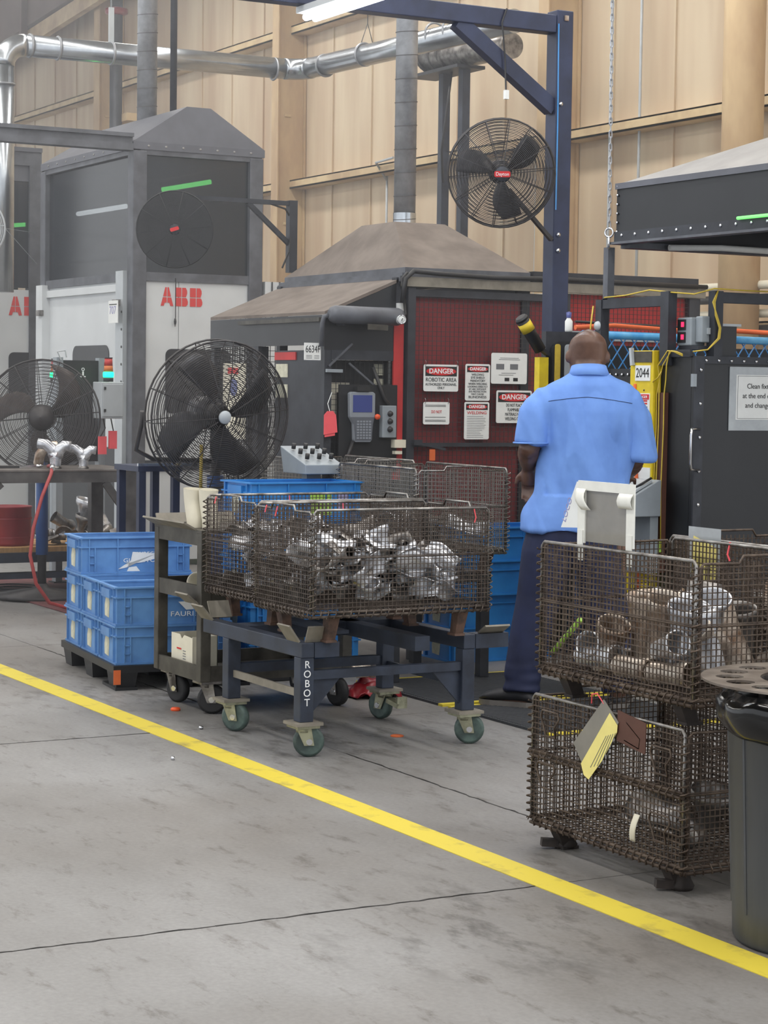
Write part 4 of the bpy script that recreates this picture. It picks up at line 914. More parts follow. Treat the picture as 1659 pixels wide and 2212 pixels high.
pa, pb = Vector((-9.68, 6.215, 1.868)), Vector((-9.68, 6.345, 1.695)); dv = (pb - pa).normalized()
MB().tube([pa, pa + dv * .06, pb], [.036, .036, .034], 18).build('tube', 'black_plastic', t)
MB().tube([pa + dv * .03, pa + dv * .085], .039, 18).build('yellow_band', 'yellow_paint', t)
MB().tube([pa - dv * .008, pa + dv * .012], [.030, .040], 18).build('lens_ring', 'cable_black', t)
MB().bar(pb - dv * .02, (-9.70, 6.42, 1.665), .03, .02).build('bracket', 'dark_frame', t)
# ================================================================== BLUE CRATES
def make_crate(L, D, H, mat, label, group, name='crate', deco=True):
    """Open plastic container; long side along Y, D along X, origin at base centre."""
    t = thing(name, label, 'crate', (0, 0, 0), group)
    l, d, w = L / 2, D / 2, .006
    def walls(x, y, z0, z1, th): 
        return MB().box(-x, x, -y, -y + th, z0, z1).box(-x, x, y - th, y, z0, z1).box(-x, -x + th, -y + th, y - th, z0, z1).box(x - th, x, -y + th, y - th, z0, z1)
    b = walls(d - .014, l - .014, .008, H, w); b.box(-d + .014, d - .014, -l + .014, l - .014, 0.002, .008); b.build('body', mat, t)
    walls(d, l, H - .008, H, .022).build('rim', mat, t)
    walls(d - .004, l - .004, H - .055, H - .048, .016).build('band', mat, t)
    walls(d - .006, l - .006, .0, .010, .014).build('foot_band', mat, t)
    for s in (-1, 1):                                     # corner ladders and mid ribs
        for y in (-l + .05, l - .05, -l / 3, l / 3):
            m_ = MB().box(s * (d - .014), s * (d - .003), y - .003, y + .003, .01, H - .008)
            if abs(y) > l / 2:
                m_.box(s * (d - .014), s * (d - .003), y - .003 - math.copysign(.03, y), y + .003 - math.copysign(.03, y), .01, H - .05)
                for z in (.05, .09): m_.box(s * (d - .014), s * (d - .003), min(y, y - math.copysign(.03, y)), max(y, y - math.copysign(.03, y)), z, z + .004)
            m_.build('rib', mat, t)
        for x in (-d + .05, d - .05):
            MB().box(x - .003, x + .003, s * (l - .014), s * (l - .003), .01, H - .008).build('rib', mat, t)
        MB().box(-d * .45, d * .45, s * (l - .014), s * (l + .004), H - .062, H - .02).build('handle', mat, t)
    if deco:
        MB().prism([(-.055, .03), (.02, .025), (.03, .10), (.015, .125), (-.04, .12), (-.06, .08)], ((-.01, -l + .0135, 0), FY[0], FY[1]), .001).build('label_scrap', 'paper_torn', t)
    return t
GP = 'crates stacked on the black pallet'
pr_rot = R(-6.8); pc = Vector((-9.265, 3.662, 0))
def on_pal(x, y, z): return (pc.x + x * math.cos(pr_rot) - y * math.sin(pr_rot), pc.y + x * math.sin(pr_rot) + y * math.cos(pr_rot), z)
CL, CD, CH_ = .60, .345, .188
pal = thing('pallet', 'black plastic pallet under the blue crates', 'pallet', (pc.x, pc.y, 0))
pal.rotation_euler = (0, 0, pr_rot)
def lb(mb, nm, mat): 
    o = mb.build(nm, mat, org=(0, 0, 0)); o.parent = pal; return o
lb(MB().box(-1.08, 0, 0, .70, .085, .12), 'deck', 'black_plastic')
for x in (-1.07, -.63, -.17):
    for y in (.01, .30, .58):
        lb(MB().hexa([(x + .02, y + .01, 0), (x + .15, y + .01, 0), (x + .15, y + .10, 0), (x + .02, y + .10, 0)], [(x, y, .085), (x + .17, y, .085), (x + .17, y + .11, .085), (x, y + .11, .085)]), 'block', 'black_plastic')
for y in (.01, .58): lb(MB().box(-.25, 0, y, y + .11, 0, .015), 'skid', 'black_plastic')
lb(MB().box(-.002, .003, .0, .035, .03, .10), 'orange_sticker', 'tag_orange')
cr0 = make_crate(CL, CD, CH_, 'crate_pale', 'pale blue crate at the front of the bottom layer on the black pallet', GP)
cr0.location = on_pal(-.02 - CD / 2, .31, .121); cr0.rotation_euler = (0, 0, pr_rot)
where = {0: 'front', 1: 'middle', 2: 'back'}
crates = {}
for layer in (0, 1, 2):
    for i in (0, 1, 2):
        if (layer, i) == (0, 0) or (layer == 2 and i < 2): continue
        lab = 'pale blue crate at the %s of the %s layer on the black pallet' % (where[i], 'bottom' if layer == 0 else 'second') if layer < 2 else 'pale blue crate alone on top of the stack on the black pallet'
        crates[(layer, i)] = dup(cr0, on_pal(-.02 - CD / 2 - i * (CD + .004), .31, .121 + layer * (CH_ + .001)), pr_rot, lab, GP)
def crate_print(c, txt, y0, z, w, size, extra):
    """print and label remnants on the long face that looks at the aisle"""
    def add(mb, nm, mat):
        o = mb.build(nm, mat, org=(0, 0, 0)); o.parent = c
    x = CD / 2 - .0135
    cu = text(txt, (x + .001, y0, z), FX, size, 'white_print', c, width=w)
    for v in cu.data.vertices: v.co += root_loc(c)
    for poly in extra: add(MB().prism(poly, ((x + .0016, 0, 0), FX[0], FX[1]), .0008), 'label_remnant', 'paper')
crate_print(crates[(2, 2)], 'FAURECIA', -.02, .098, .14, .030, [[(-.02, .11), (.11, .10), (.11, .075), (.03, .055), (-.06, .045), (-.10, .02), (-.05, .03), (-.03, .065)], [(-.05, .01), (.02, .01), (.0, .035), (-.04, .03)]])
crate_print(crates[(2, 2)], 'GLADSTONE', -.07, .065, .22, .030, [])
crate_print(crates[(1, 0)], 'FAURECIA', -.02, .05, .20, .034, [[(.02, .11), (.20, .115), (.20, .075), (.06, .07)]])
gt = MB().prism([(0, 0), (.07, .0), (.07, .012), (0, .012)], ((CD / 2 - .02, -.17, CH_ - .012), FX[0], FX[1]), .002).build('green_tape', 'lime', org=(0, 0, 0)); gt.parent = crates[(1, 0)]
# stack behind the carts with a brighter crate on top
dolly = MB().box(-9.66, -9.24, 4.38, 5.02, 0.0, .046).build('dolly', 'black_plastic', bev=.006); tag(dolly, 'low black dolly under the blue crate stack behind the baskets', 'dolly')
cb = make_crate(.64, .36, .188, 'crate_bright', 'bright blue crate on top of the stack behind the wire baskets', 'crates stacked behind the baskets')
cb.location = (-9.45, 4.70, .047 + 4 * .19)
for k in range(4):
    dup(cb, (-9.45, 4.70, .047 + k * .19), 0, 'bright blue crate, %s from the floor in the stack behind the wire baskets' % ('first', 'second', 'third', 'fourth')[k], 'crates stacked behind the baskets')
# stack beside the man
for k in range(4):
    c_ = dup(cb, (-9.62, 6.00, .001 + k * .18), 0, 'blue crate, %s from the floor in the stack left of the man' % ('first', 'second', 'third', 'top one, fourth')[k], 'crates stacked beside the man')
    if k < 2: 
        c_.location.x -= .02

gn = MB().box(.166, .168, .02, .14, .02, .13).build('green_label', 'lime', org=(0, 0, 0)); gn.parent = cb
gn = MB().box(.166, .168, .18, .24, .05, .13).build('grey_label', 'ink_violet', org=(0, 0, 0)); gn.parent = cb

# ================================================================== CASTERS
def caster(par, x, y, ztop, r, yaw, wmat, fmat='caster_zinc', w=.034, brake=False, plate=.05):
    c, s = math.cos(yaw), math.sin(yaw)
    def P(a, b_, z): return (x + a * c - b_ * s, y + a * s + b_ * c, z)
    k = MB().box(x - plate, x + plate, y - plate, y + plate, ztop - .012, ztop).build('caster', fmat, par)
    off = r * .35
    wh = MB(); wh.tube([P(off, -w / 2, r), P(off, -w * .3, r), P(off, w * .3, r), P(off, w / 2, r)], [r * .82, r, r, r * .82], 24); wh.build('wheel', wmat, k)
    MB().cyl(P(off, -w / 2 - .012, r), P(off, w / 2 + .012, r), r * .2, n=10).build('axle', 'chrome', k)
    fk = MB()
    for sd in (-1, 1):
        o = sd * (w / 2 + .006)
        fk.add([P(-.03, o - .002, ztop - .012), P(.03, o - .002, ztop - .012), P(off + .02, o - .002, r - .015), P(off - .02, o - .002, r - .015),
                P(-.03, o + .002, ztop - .012), P(.03, o + .002, ztop - .012), P(off + .02, o + .002, r - .015), P(off - .02, o + .002, r - .015)],
               [(0, 1, 2, 3), (7, 6, 5, 4), (0, 4, 5, 1), (1, 5, 6, 2), (2, 6, 7, 3), (3, 7, 4, 0)])
    fk.cyl((x, y, ztop - .03), (x, y, ztop - .012), .03, n=16); fk.build('fork', fmat, k)
    if brake: MB().bar(P(-.03, 0, ztop - .04), P(-.10, 0, ztop - .06), .05, .02).bar(P(-.10, 0, ztop - .07), P(-.10, 0, ztop - .02), .05, .015).build('brake_pedal', fmat, k)

# ================================================================== ROBOT CART
t = thing('basket_cart', 'navy steel cart lettered ROBOT down one leg carrying wire baskets', 'cart', (-7.65, 4.07, 0))
LX = (-7.315, -8.0); LY = (3.70, 4.45)
for i, x in enumerate(LX):
    for k, y in enumerate(LY):
        MB().box(x - .03, x + .03, y - .03, y + .03, .142, .40).build('leg', 'navy_steel', t, bev=.003)
        MB().box(x - .06, x + .06, y - .06, y + .06, .130, .142).build('leg_plate', 'plate_tan', t)
        caster(t, x, y, .130, .0625, R((70, 60)[k] if i == 0 else (35, 200)[k]), 'wheel_green', brake=(i == 1 and k == 1))
for y in LY: MB().box(-8.24, -7.28, y - .028, y + .028, .40, .46).build('side_beam', 'navy_steel', t, bev=.003)
MB().box(-8.02, -7.9, 3.728, 4.422, .40, .46).build('cross_beam', 'navy_steel', t)
MB().box(-7.35, -7.28, 3.73, 3.84, .40, .46).build('stub_beam', 'navy_steel', t)
MB().box(-7.35, -7.28, 4.48, 4.64, .40, .46).build('stub_beam', 'navy_steel', t)
MB().box(-7.335, -7.295, 3.73, 4.42, .31, .345).build('front_rail', 'navy_steel', t)
MB().box(-8.02, -7.98, 3.73, 4.42, .25, .29).build('back_rail', 'navy_steel', t)
for y in LY: MB().box(-7.97, -7.345, y - .006, y + .006, .235, .265).build('side_rail', 'plate_tan' if y < 4 else 'navy_steel', t)
for (y0, sg) in ((3.73, 1), (4.42, -1)):
    MB().prism([(y0, .31), (y0 + sg * .13, .31), (y0, .17)] if sg > 0 else [(y0, .17), (y0 + sg * .13, .31), (y0, .31)], ((-7.32, 0, 0), FX[0], FX[1]), .012).build('gusset', 'navy_steel', t)
def flap(p, w, d, mat='plate_tan'):
    pass
def plate(par, c, ax, out, w, h, tilt):
    """guide plate: base line along ax through c, leaning outwards by tilt"""
    ax = Vector(ax).normalized(); out = Vector(out).normalized(); c = Vector(c)
    u = (Vector((0, 0, 1)) * math.cos(tilt) + out * math.sin(tilt)); n = ax.cross(u).normalized() * .004
    vs = [c - ax * w / 2, c + ax * w / 2, c + ax * w / 2 + u * h, c - ax * w / 2 + u * h]
    MB().add([v - n for v in vs] + [v + n for v in vs], [(3, 2, 1, 0), (4, 5, 6, 7), (0, 1, 5, 4), (1, 2, 6, 5), (2, 3, 7, 6), (3, 0, 4, 7)]).build('guide_plate', 'plate_tan', par)
plate(t, (-7.30, 3.76, .462), (0, 1, 0), (1, 0, 0), .13, .07, R(25)); plate(t, (-7.36, 3.675, .462), (1, 0, 0), (0, -1, 0), .11, .08, R(35))
plate(t, (-7.30, 4.56, .462), (0, 1, 0), (1, 0, 0), .12, .07, R(60)); plate(t, (-8.20, 3.675, .462), (1, 0, 0), (0, -1, 0), .12, .08, R(40))
plate(t, (-8.22, 3.75, .462), (0, 1, 0), (-1, 0, 0), .10, .08, R(30)); plate(t, (-8.20, 4.475, .462), (1, 0, 0), (0, 1, 0), .12, .07, R(45))
for k, ch in enumerate('ROBOT'): text(ch, (-7.2845, 3.70, .372 - k * .038), FX, .042, 'white_print', t, align='CENTER', name='letter')
MB().box(-8.0, -7.5, 3.93, 4.0, .46, .475).build('support_slat', 'navy_steel', t)
MB().box(-8.0, -7.30, 4.2, 4.27, .40, .46).build('cross_beam', 'navy_steel', t)

# ================================================================== WIRE BASKETS
BL, BD, BH = .815, .52, .405
def make_basket(label, group, wmat='wire', leg=.125, legmat='rust_leg', name='wire_basket', pitch=.0178, wr=.0014, bulk=True):
    """Collapsible wire basket. Long side along Y. Origin at the feet."""
    t = thing(name, label, 'wire basket', (0, 0, 0), group)
    l, d = BL / 2, BD / 2; z0, z1 = leg, leg + BH
    def panel(p, q, nm):
        p, q = Vector(p), Vector(q); ln = (q - p).length; a = (q - p).normalized(); out = a.cross(Vector((0, 0, 1))); mb = MB()
        n = int(ln / pitch)
        for i in range(1, n): 
            c = p + a * (ln * i / n); mb.bar((c.x, c.y, z0 + .004), (c.x, c.y, z1 - .004), wr * 2)
        n = int(BH / pitch)
        for i in range(1, n):
            z = z0 + BH * i / n; e = out * .0032; mb.bar((p.x + e.x, p.y + e.y, z), (q.x + e.x, q.y + e.y, z), wr * 2)
        return mb.build(nm, wmat, t, kind='stuff')
    panel((d, -l, 0), (d, l, 0), 'long_mesh'); panel((-d, l, 0), (-d, -l, 0), 'long_mesh')
    panel((-d, -l, 0), (d, -l, 0), 'end_mesh'); panel((d, l, 0), (-d, l, 0), 'end_mesh')
    mb = MB()
    for i in range(1, int(BL / .03)): mb.bar((-d, -l + i * .03, z0 + .004), (d, -l + i * .03, z0 + .004), wr * 2)
    for i in range(1, int(BD / .03)): mb.bar((-d + i * .03, -l, z0 + .008), (-d + i * .03, l, z0 + .008), wr * 2)
    mb.build('floor_mesh', wmat, t, kind='stuff')
    for s in (-1, 1):                                         # frames of the four sides
        MB().tube([(s * d, -l + .006, z0), (s * d, -l + .006, z1 - .012), (s * d, -l + .018, z1), (s * d, l - .018, z1), (s * d, l - .006, z1 - .012), (s * d, l - .006, z0)], .0055, 6).build('long_rim', 'rim_steel', t)
        MB().tube([(-d + .01, s * l, z0), (-d + .01, s * l, z1 - .02), (-d + .022, s * l, z1 - .008), (-d * .42, s * l, z1 - .010), (-d * .36, s * l, z1 + .012), (d * .36, s * l, z1 + .012), (d * .42, s * l, z1 - .010), (d - .022, s * l, z1 - .008), (d - .01, s * l, z1 - .02), (d - .01, s * l, z0)], .0044, 6).build('end_rim', 'rim_steel' if wmat != 'wire_rust' else 'wire_rust', t)
        MB().tube([(s * (d + .002), -l, z0 + BH * .53), (s * (d + .002), l, z0 + BH * .53)], .0036, 6).build('mid_rod', wmat, t)
        MB().tube([(-d, s * (l + .002), z0 + BH * .53), (d, s * (l + .002), z0 + BH * .53)], .0036, 6).build('mid_rod', wmat, t)
        # double base rods bound with a wire spiral
        MB().tube([(s * d, -l, z0), (s * d, l, z0)], .0062, 6).tube([(s * d, -l, z0 - .016), (s * d, l, z0 - .016)], .0062, 6).build('base_rod', wmat, t)
        MB().tube([(-d, s * l, z0), (d, s * l, z0)], .0062, 6).tube([(-d, s * l, z0 - .016), (d, s * l, z0 - .016)], .0062, 6).build('base_rod', wmat, t)
        n = 24 * 6; MB().tube([(s * d + .011 * math.cos(i * 2 * math.pi / 6), -l + BL * i / n, z0 - .008 + .017 * math.sin(i * 2 * math.pi / 6)) for i in range(n + 1)], .0027, 4).build('base_spiral', wmat, t)
        n = 16 * 6; MB().tube([(-d + BD * i / n, s * l + .011 * math.cos(i * 2 * math.pi / 6), z0 - .008 + .017 * math.sin(i * 2 * math.pi / 6)) for i in range(n + 1)], .0027, 4).build('base_spiral', wmat, t)
        for u in (-1, 1):                                     # spiral hinges in the corners
            n = 16 * 6; MB().tube([(s * (d + .002) + .014 * math.cos(i * math.pi / 3), u * l + .014 * math.sin(i * math.pi / 3), z0 + (BH - .02) * i / n) for i in range(n + 1)], .0027, 4).build('corner_spiral', wmat, t)
    if leg > .05:
        for sx in (-1, 1):
            for sy in (-1, 1):
                x, y = sx * (d - .07), sy * (l - .11); fw_ = .022
                MB().hexa([(x - .022, y - .018, 0), (x + .022, y - .018, 0), (x + .022, y + .018, 0), (x - .022, y + .018, 0)], [(x - .026 + sx * .03, y - .024, leg - .02), (x + .026 + sx * .03, y - .024, leg - .02), (x + .026 + sx * .03, y + .024, leg - .02), (x - .026 + sx * .03, y + .024, leg - .02)]).build('foot', legmat, t)
                MB().box(x - .03, x + .03, y - .024, y + .024, 0, .010).build('foot_pad', legmat, t)
    return t
GB = 'wire baskets on the ROBOT cart'
wb = make_basket('front wire basket of metal parts on the ROBOT cart', GB); wb.location = (-7.465, 4.083, .461)
wb2 = dup(wb, (-8.09, 4.14, .461), 0, 'rear wire basket of metal parts on the ROBOT cart', GB)
def cable_tie(par_root, pts, mat='tag_pink'):
    o = MB().tube(pts, .0025, 4).build('red_tie', mat, org=(0, 0, 0)); o.parent = par_root
cable_tie(wb, [(.263, .33, .525), (.27, .335, .49), (.268, .33, .47)]); cable_tie(wb, [(-.05, -.41, .53), (-.05, -.42, .49)])
for c_ in (wb, wb2):
    cable_tie(c_, [(-.15, -.41, .53), (-.15, -.418, .50)]); cable_tie(c_, [(-.262, .0, .53), (-.255, .0, .49)])

def fill(cx, cy, hx, hy, z0, n, lab, grp, layers, smin, smax, seed, mats=('steel_part', 'steel_part', 'steel_part', 'steel_dull'), slope=None):
    rnd = random.Random(seed)
    for i in range(n):
        lay = i * layers // n
        x = cx + rnd.uniform(-hx, hx); y = cy + rnd.uniform(-hy, hy)
        top = slope(x - cx, y - cy) if slope else 1.0
        z = z0 + .03 + (lay * .058) * top
        s = rnd.uniform(smin, smax)
        scrap(rnd.choice((4, 1, 4, 4, 2, 0, 1)), i, (x, y, z), s, (rnd.uniform(-.7, .7) if rnd.random() < .7 else rnd.uniform(1, 2.2), rnd.uniform(-.5, .5), rnd.uniform(0, 6.28)), rnd.choice(mats), lab, grp)
fill(-7.465, 4.083, .16, .30, .60, 64, 'shiny formed steel part in the front basket on the ROBOT cart', 'parts in the front cart basket', 5, .55, .85, 3, slope=lambda dx, dy: .85 if dy < .1 else .6)
fill(-8.09, 4.14, .16, .30, .60, 56, 'shiny formed steel part in the rear basket on the ROBOT cart', 'parts in the rear cart basket', 5, .55, .85, 5, slope=lambda dx, dy: .9)

# baskets standing behind, left of the red fence
st = thing('basket_stand', 'dark steel stand under the grey wire baskets behind the cart', 'stand', (-9.2, 5.3, 0))
MB().box(-9.62, -8.88, 4.98, 5.55, .50, .55).build('deck', 'dark_frame', st)
for x in (-9.59, -8.91):
    for y in (5.0, 5.52): MB().box(x - .025, x + .025, y - .025, y + .025, 0, .50).build('leg', 'dark_frame', st)
gb = make_basket('grey wire basket standing behind the cart in front of the red fence', 'grey wire baskets behind the cart', 'wire_grey', leg=.125, pitch=.02); gb.location = (-9.12, 5.27, .551); gb.rotation_euler = (0, 0, R(90))
fill(-9.12, 5.27, .30, .16, .69, 10, 'dull steel part in the grey basket behind the cart', 'parts in the grey basket', 2, .8, 1.1, 8)
st = thing('basket_stand', 'dark steel stand holding the dark wire basket beside the big fan', 'stand', (-9.9, 5.3, 0))
MB().box(-10.55, -9.68, 5.02, 5.60, .50, .55).build('deck', 'dark_frame', st)
for x in (-10.52, -9.71):
    for y in (5.05, 5.57): MB().box(x - .025, x + .025, y - .025, y + .025, 0, .50).build('leg', 'dark_frame', st)
gb2 = dup(gb, (-10.12, 5.31, .551), R(90), 'grey wire basket half hidden behind the big fan', 'grey wire baskets behind the cart')
t = thing('button_console', 'grey sloping console with black switches above the rear baskets', 'console', (-9.72, 4.93, 0))
MB().hexa([(-9.82, 4.83, 1.02), (-9.56, 4.83, 1.02), (-9.56, 5.05, 1.02), (-9.82, 5.05, 1.02)], [(-9.86, 4.83, 1.16), (-9.56, 4.83, 1.07), (-9.56, 5.05, 1.07), (-9.86, 5.05, 1.16)]).build('box', 'box_grey', t, bev=.004)
for k in range(9):
    x = -9.62 - .08 * (k % 3); y = 4.87 + .07 * (k // 3); z = 1.09 + (-9.56 - x) * .3
    MB().cyl((x, y, z - .01), (x + .006, y, z + .018), .012, n=10).build('switch', 'cable_black', t)
MB().box(-9.74, -9.68, 4.90, 4.98, 0.9, 1.02).build('post', 'box_grey', t)
MB().box(-9.75, -9.67, 5.025, 5.05, 0, 1.02).build('post', 'dark_frame', t)

# ================================================================== OLIVE SHOP CART
t = thing('shop_cart', 'dark olive steel shelf cart with big casters left of the ROBOT cart', 'cart', (-8.67, 4.1, 0))
SX0, SX1, SY0, SY1 = -8.945, -8.405, 3.735, 4.50
for x in (SX0 + .025, SX1 - .025):
    for y in (SY0 + .025, SY1 - .025): MB().box(x - .025, x + .025, y - .025, y + .025, .15, .815).build('post', 'olive_steel', t, bev=.003)
for z in (.155, .515):
    MB().box(SX0 + .01, SX1 - .01, SY0 + .01, SY1 - .01, z, z + .006).build('shelf', 'olive_steel', t)
    for y in (SY0 + .004, SY1 - .018): MB().box(SX0 + .05, SX1 - .05, y, y + .014, z - .005, z + .065).build('shelf_lip', 'olive_steel', t)
    for x in (SX0 + .004, SX1 - .018): MB().box(x, x + .014, SY0 + .05, SY1 - .05, z - .005, z + .065).build('shelf_lip', 'olive_steel', t)
MB().box(SX0, SX1, SY0, SY1, .815, .83).build('top_shelf', 'olive_steel', t)
MB().box(SX0 + .051, SX1 - .051, SY0 + .002, SY0 + .02, .76, .815).build('top_apron', 'olive_steel', t)
plate(t, (-8.70, SY0, .83), (1, 0, 0), (0, -1, 0), .48, .07, R(62)); plate(t, (SX0, 3.95, .83), (0, 1, 0), (-1, 0, 0), .40, .05, R(30))
plate(t, (-8.50, SY0 - .002, .50), (1, 0, 0), (0, -1, 0), .14, .07, R(50))
for (x, y, a) in ((SX0 + .09, SY0 + .07, 20), (SX1 - .06, SY0 + .06, 60), (SX0 + .09, SY1 - .06, 10), (SX1 - .06, SY1 - .06, 15)):
    caster(t, x, y, .15, .066, R(a), 'black_rubber', 'steel_dull', w=.04)
t = thing('carton', 'open white cardboard carton on the lower shelf of the olive cart', 'carton', (-8.695, 3.8, .162))
z0 = .162
MB().box(-8.815, -8.585, 3.775, 3.90, z0, z0 + .004).box(-8.815, -8.585, 3.897, 3.90, z0, z0 + .17).box(-8.815, -8.812, 3.775, 3.90, z0, z0 + .17).box(-8.588, -8.585, 3.775, 3.90, z0, z0 + .17).build('box', 'paper_cream', t)
MB().prism([(-8.820, z0), (-8.580, z0), (-8.580, z0 + .165), (-8.675, z0 + .17), (-8.700, z0 + .15), (-8.725, z0 + .17), (-8.820, z0 + .17)], ((0, 3.775, 0), FY[0], FY[1]), .003).build('front_flap', 'paper_cream', t)
MB().add([(-8.815, 3.90, z0 + .17), (-8.585, 3.90, z0 + .17), (-8.615, 3.92, z0 + .25), (-8.785, 3.92, z0 + .25)], [(0, 1, 2, 3)]).build('raised_flap', 'brown_plate', t, solid=.003)
MB().box(-8.755, -8.705, 3.770, 3.772, z0 + .10, z0 + .107).build('red_print', 'ink_red', t)
for k in range(6): MB().box(-8.760 + k * .008, -8.756 + k * .008, 3.770, 3.772, z0 + .02, z0 + .05).build('bar_code', 'ink', t)
for k in range(4): MB().box(-8.685, -8.655, 3.770, 3.772, z0 + .06 + k * .012, z0 + .063 + k * .012).build('print_line', 'ink_grey', t)
for k, (x, y, kd) in enumerate(((-8.74, 3.90, 2), (-8.60, 3.92, 0))):
    scrap(kd, k, (x, y, .556), .8, (1.4, .2, .6 + k), ('paper_cream', 'steel_dull')[k], ('cream tube lying on the middle shelf of the olive cart', 'dull steel pipe on the middle shelf of the olive cart')[k], None, 'tube', 'loose_tube')
for k, (x, y) in enumerate(((-8.60, 3.79), (-8.52, 3.83))):
    tb = MB().tube([(x, y, .831), (x, y, .87), (x - .02, y, .92), (x - .03, y, .96), (x - .025, y, 1.005)], [.038, .040, .040, .041, .045], 18, caps=False).tube([(x, y, .831), (x, y, .87), (x - .02, y, .92), (x - .03, y, .96), (x - .025, y, 1.005)], [.035, .037, .037, .038, .042], 18, caps=False).build('cream_tube', 'paper_cream', org=(x, y, .831))
    tag(tb, ('left curved cream tube standing on top of the olive cart', 'right curved cream tube standing on top of the olive cart')[k], 'tube')

# ================================================================== FLOOR LITTER AND MATS
for (a, b_, lab) in ((-9.05, -8.20, 'black ribbed rubber mat with yellow edges behind the man'), (-8.15, -7.30, 'black ribbed rubber mat under the shoes of the man')):
    m1 = MB().box(a + .04, b_ - .04, 4.87, 5.80, 0, .012).build('rubber_mat', 'mat_black', org=((a + b_) / 2, 5.3, 0)); tag(m1, lab, 'mat')
    for e in (MB().box(a, a + .04, 4.87, 5.80, 0, .011), MB().box(b_ - .04, b_, 4.87, 5.80, 0, .011)): e.build('yellow_edge', 'yellow_line', m1)
    mb = MB()
    for k in range(36): mb.box(a + .05 + k * .021, a + .06 + k * .021, 4.88, 5.79, .012, .015)
    mb.build('ribs', 'mat_black', m1, kind='stuff')
for nm, (x, y), r, h, mat, lab in (('plastic_plug', (-8.60, 3.70), .022, .014, 'orange_cap', 'orange plastic cap on the floor by the olive cart wheel'), ('orange_disc', (-7.58, 4.28), .028, .006, 'tag_orange', 'flat orange disc on the floor under the ROBOT cart'), ('metal_nut', (-8.09, 3.60), .010, .012, 'chrome', 'small shiny nut on the floor near the yellow stripe'), ('steel_ball', (-7.46, 3.20), .008, .014, 'chrome', 'tiny shiny slug on the floor beyond the yellow stripe')):
    o = MB().lathe([(.001, 0), (r, 0), (r * 1.02, h * .6), (r * .8, h), (.001, h)], (x, y, .0), n=16).build(nm, mat, org=(x, y, 0)); tag(o, lab, 'litter')
t = thing('red_rag', 'red rag with cream piece heaped on the floor under the cart', 'rag', (-8.55, 4.75, 0))
MB().grid(lambda u, v: (-8.75 + .22 * u, 4.60 + .25 * v, .01 + .07 * math.sin(math.pi * u) * math.sin(math.pi * v) + .025 * math.sin(u * 14) * math.sin(v * 11)), 14, 14).build('cloth', 'drum_red', t, solid=.004)
MB().grid(lambda u, v: (-8.70 + .12 * u, 4.62 + .10 * v, .10 + .05 * math.sin(math.pi * u)), 6, 6).build('cream_piece', 'steel_heat', t, solid=.004)
# ================================================================== THE MAN
from mathutils import noise as mnoise
MBASE = Vector((-7.894, 5.363, 0)); MR = Vector((.485, .875, 0)).normalized(); MF = Vector((-.875, .485, 0)).normalized()
def W(a, b, z): return MBASE + MR * a + MF * b + Vector((0, 0, z))
def capsule(mb, pts, rs, n=14):
    mb.tube(pts, rs, n)
    for p, r in ((pts[0], rs[0]), (pts[-1], rs[-1])): mb.ball(p, r * .985, n)
def ellring(c, ra, rb, n=28, tilt=0.0):
    """ring of points around c: ra sideways (MR), rb front-back (MF)"""
    return [c + MR * (ra * math.cos(2 * math.pi * k / n)) + MF * (rb * math.sin(2 * math.pi * k / n)) + Vector((0, 0, tilt * math.sin(2 * math.pi * k / n))) for k in range(n)]
def loft(mb, rings):
    n = len(rings[0]); vs = [p for r in rings for p in r]
    fs = [(i * n + k, i * n + (k + 1) % n, (i + 1) * n + (k + 1) % n, (i + 1) * n + k) for i in range(len(rings) - 1) for k in range(n)]
    fs += [tuple(reversed(range(n))), tuple((len(rings) - 1) * n + k for k in range(n))]
    mb.add(vs, fs, True)
def limb(mb, path, rad, n=18):
    mb.tube(path, rad, n)
def remesh(mb, vox, smooth, name, mat, parent, disp=None):
    me = bpy.data.meshes.new('tmp'); me.from_pydata(mb.v, [], mb.f)
    bm = bmesh.new(); bm.from_mesh(me); bmesh.ops.recalc_face_normals(bm, faces=bm.faces); bm.to_mesh(me); bm.free()
    o = bpy.data.objects.new('tmp', me); COL.objects.link(o)
    md = o.modifiers.new('r', 'REMESH'); md.mode = 'VOXEL'; md.voxel_size = vox
    if smooth:
        ms = o.modifiers.new('s', 'SMOOTH'); ms.factor = .5; ms.iterations = smooth
    dg = bpy.context.evaluated_depsgraph_get(); dg.update()
    m2 = bpy.data.meshes.new_from_object(o.evaluated_get(dg)); bpy.data.objects.remove(o)
    m2.materials.clear(); m2.materials.append(MATS[mat]); m2.name = name
    o0 = root_loc(parent)
    if disp:
        nm = [v.normal.copy() for v in m2.vertices]
        for v, n_ in zip(m2.vertices, nm): v.co = v.co + n_ * disp(v.co)
    for v in m2.vertices: v.co = v.co - o0
    m2.polygons.foreach_set('use_smooth', [True] * len(m2.polygons))
    r = bpy.data.objects.new(name, m2); COL.objects.link(r); r.parent = parent
    return r
man = thing('person', 'man seen from behind in a light blue work shirt and navy trousers', 'person', tuple(MBASE))
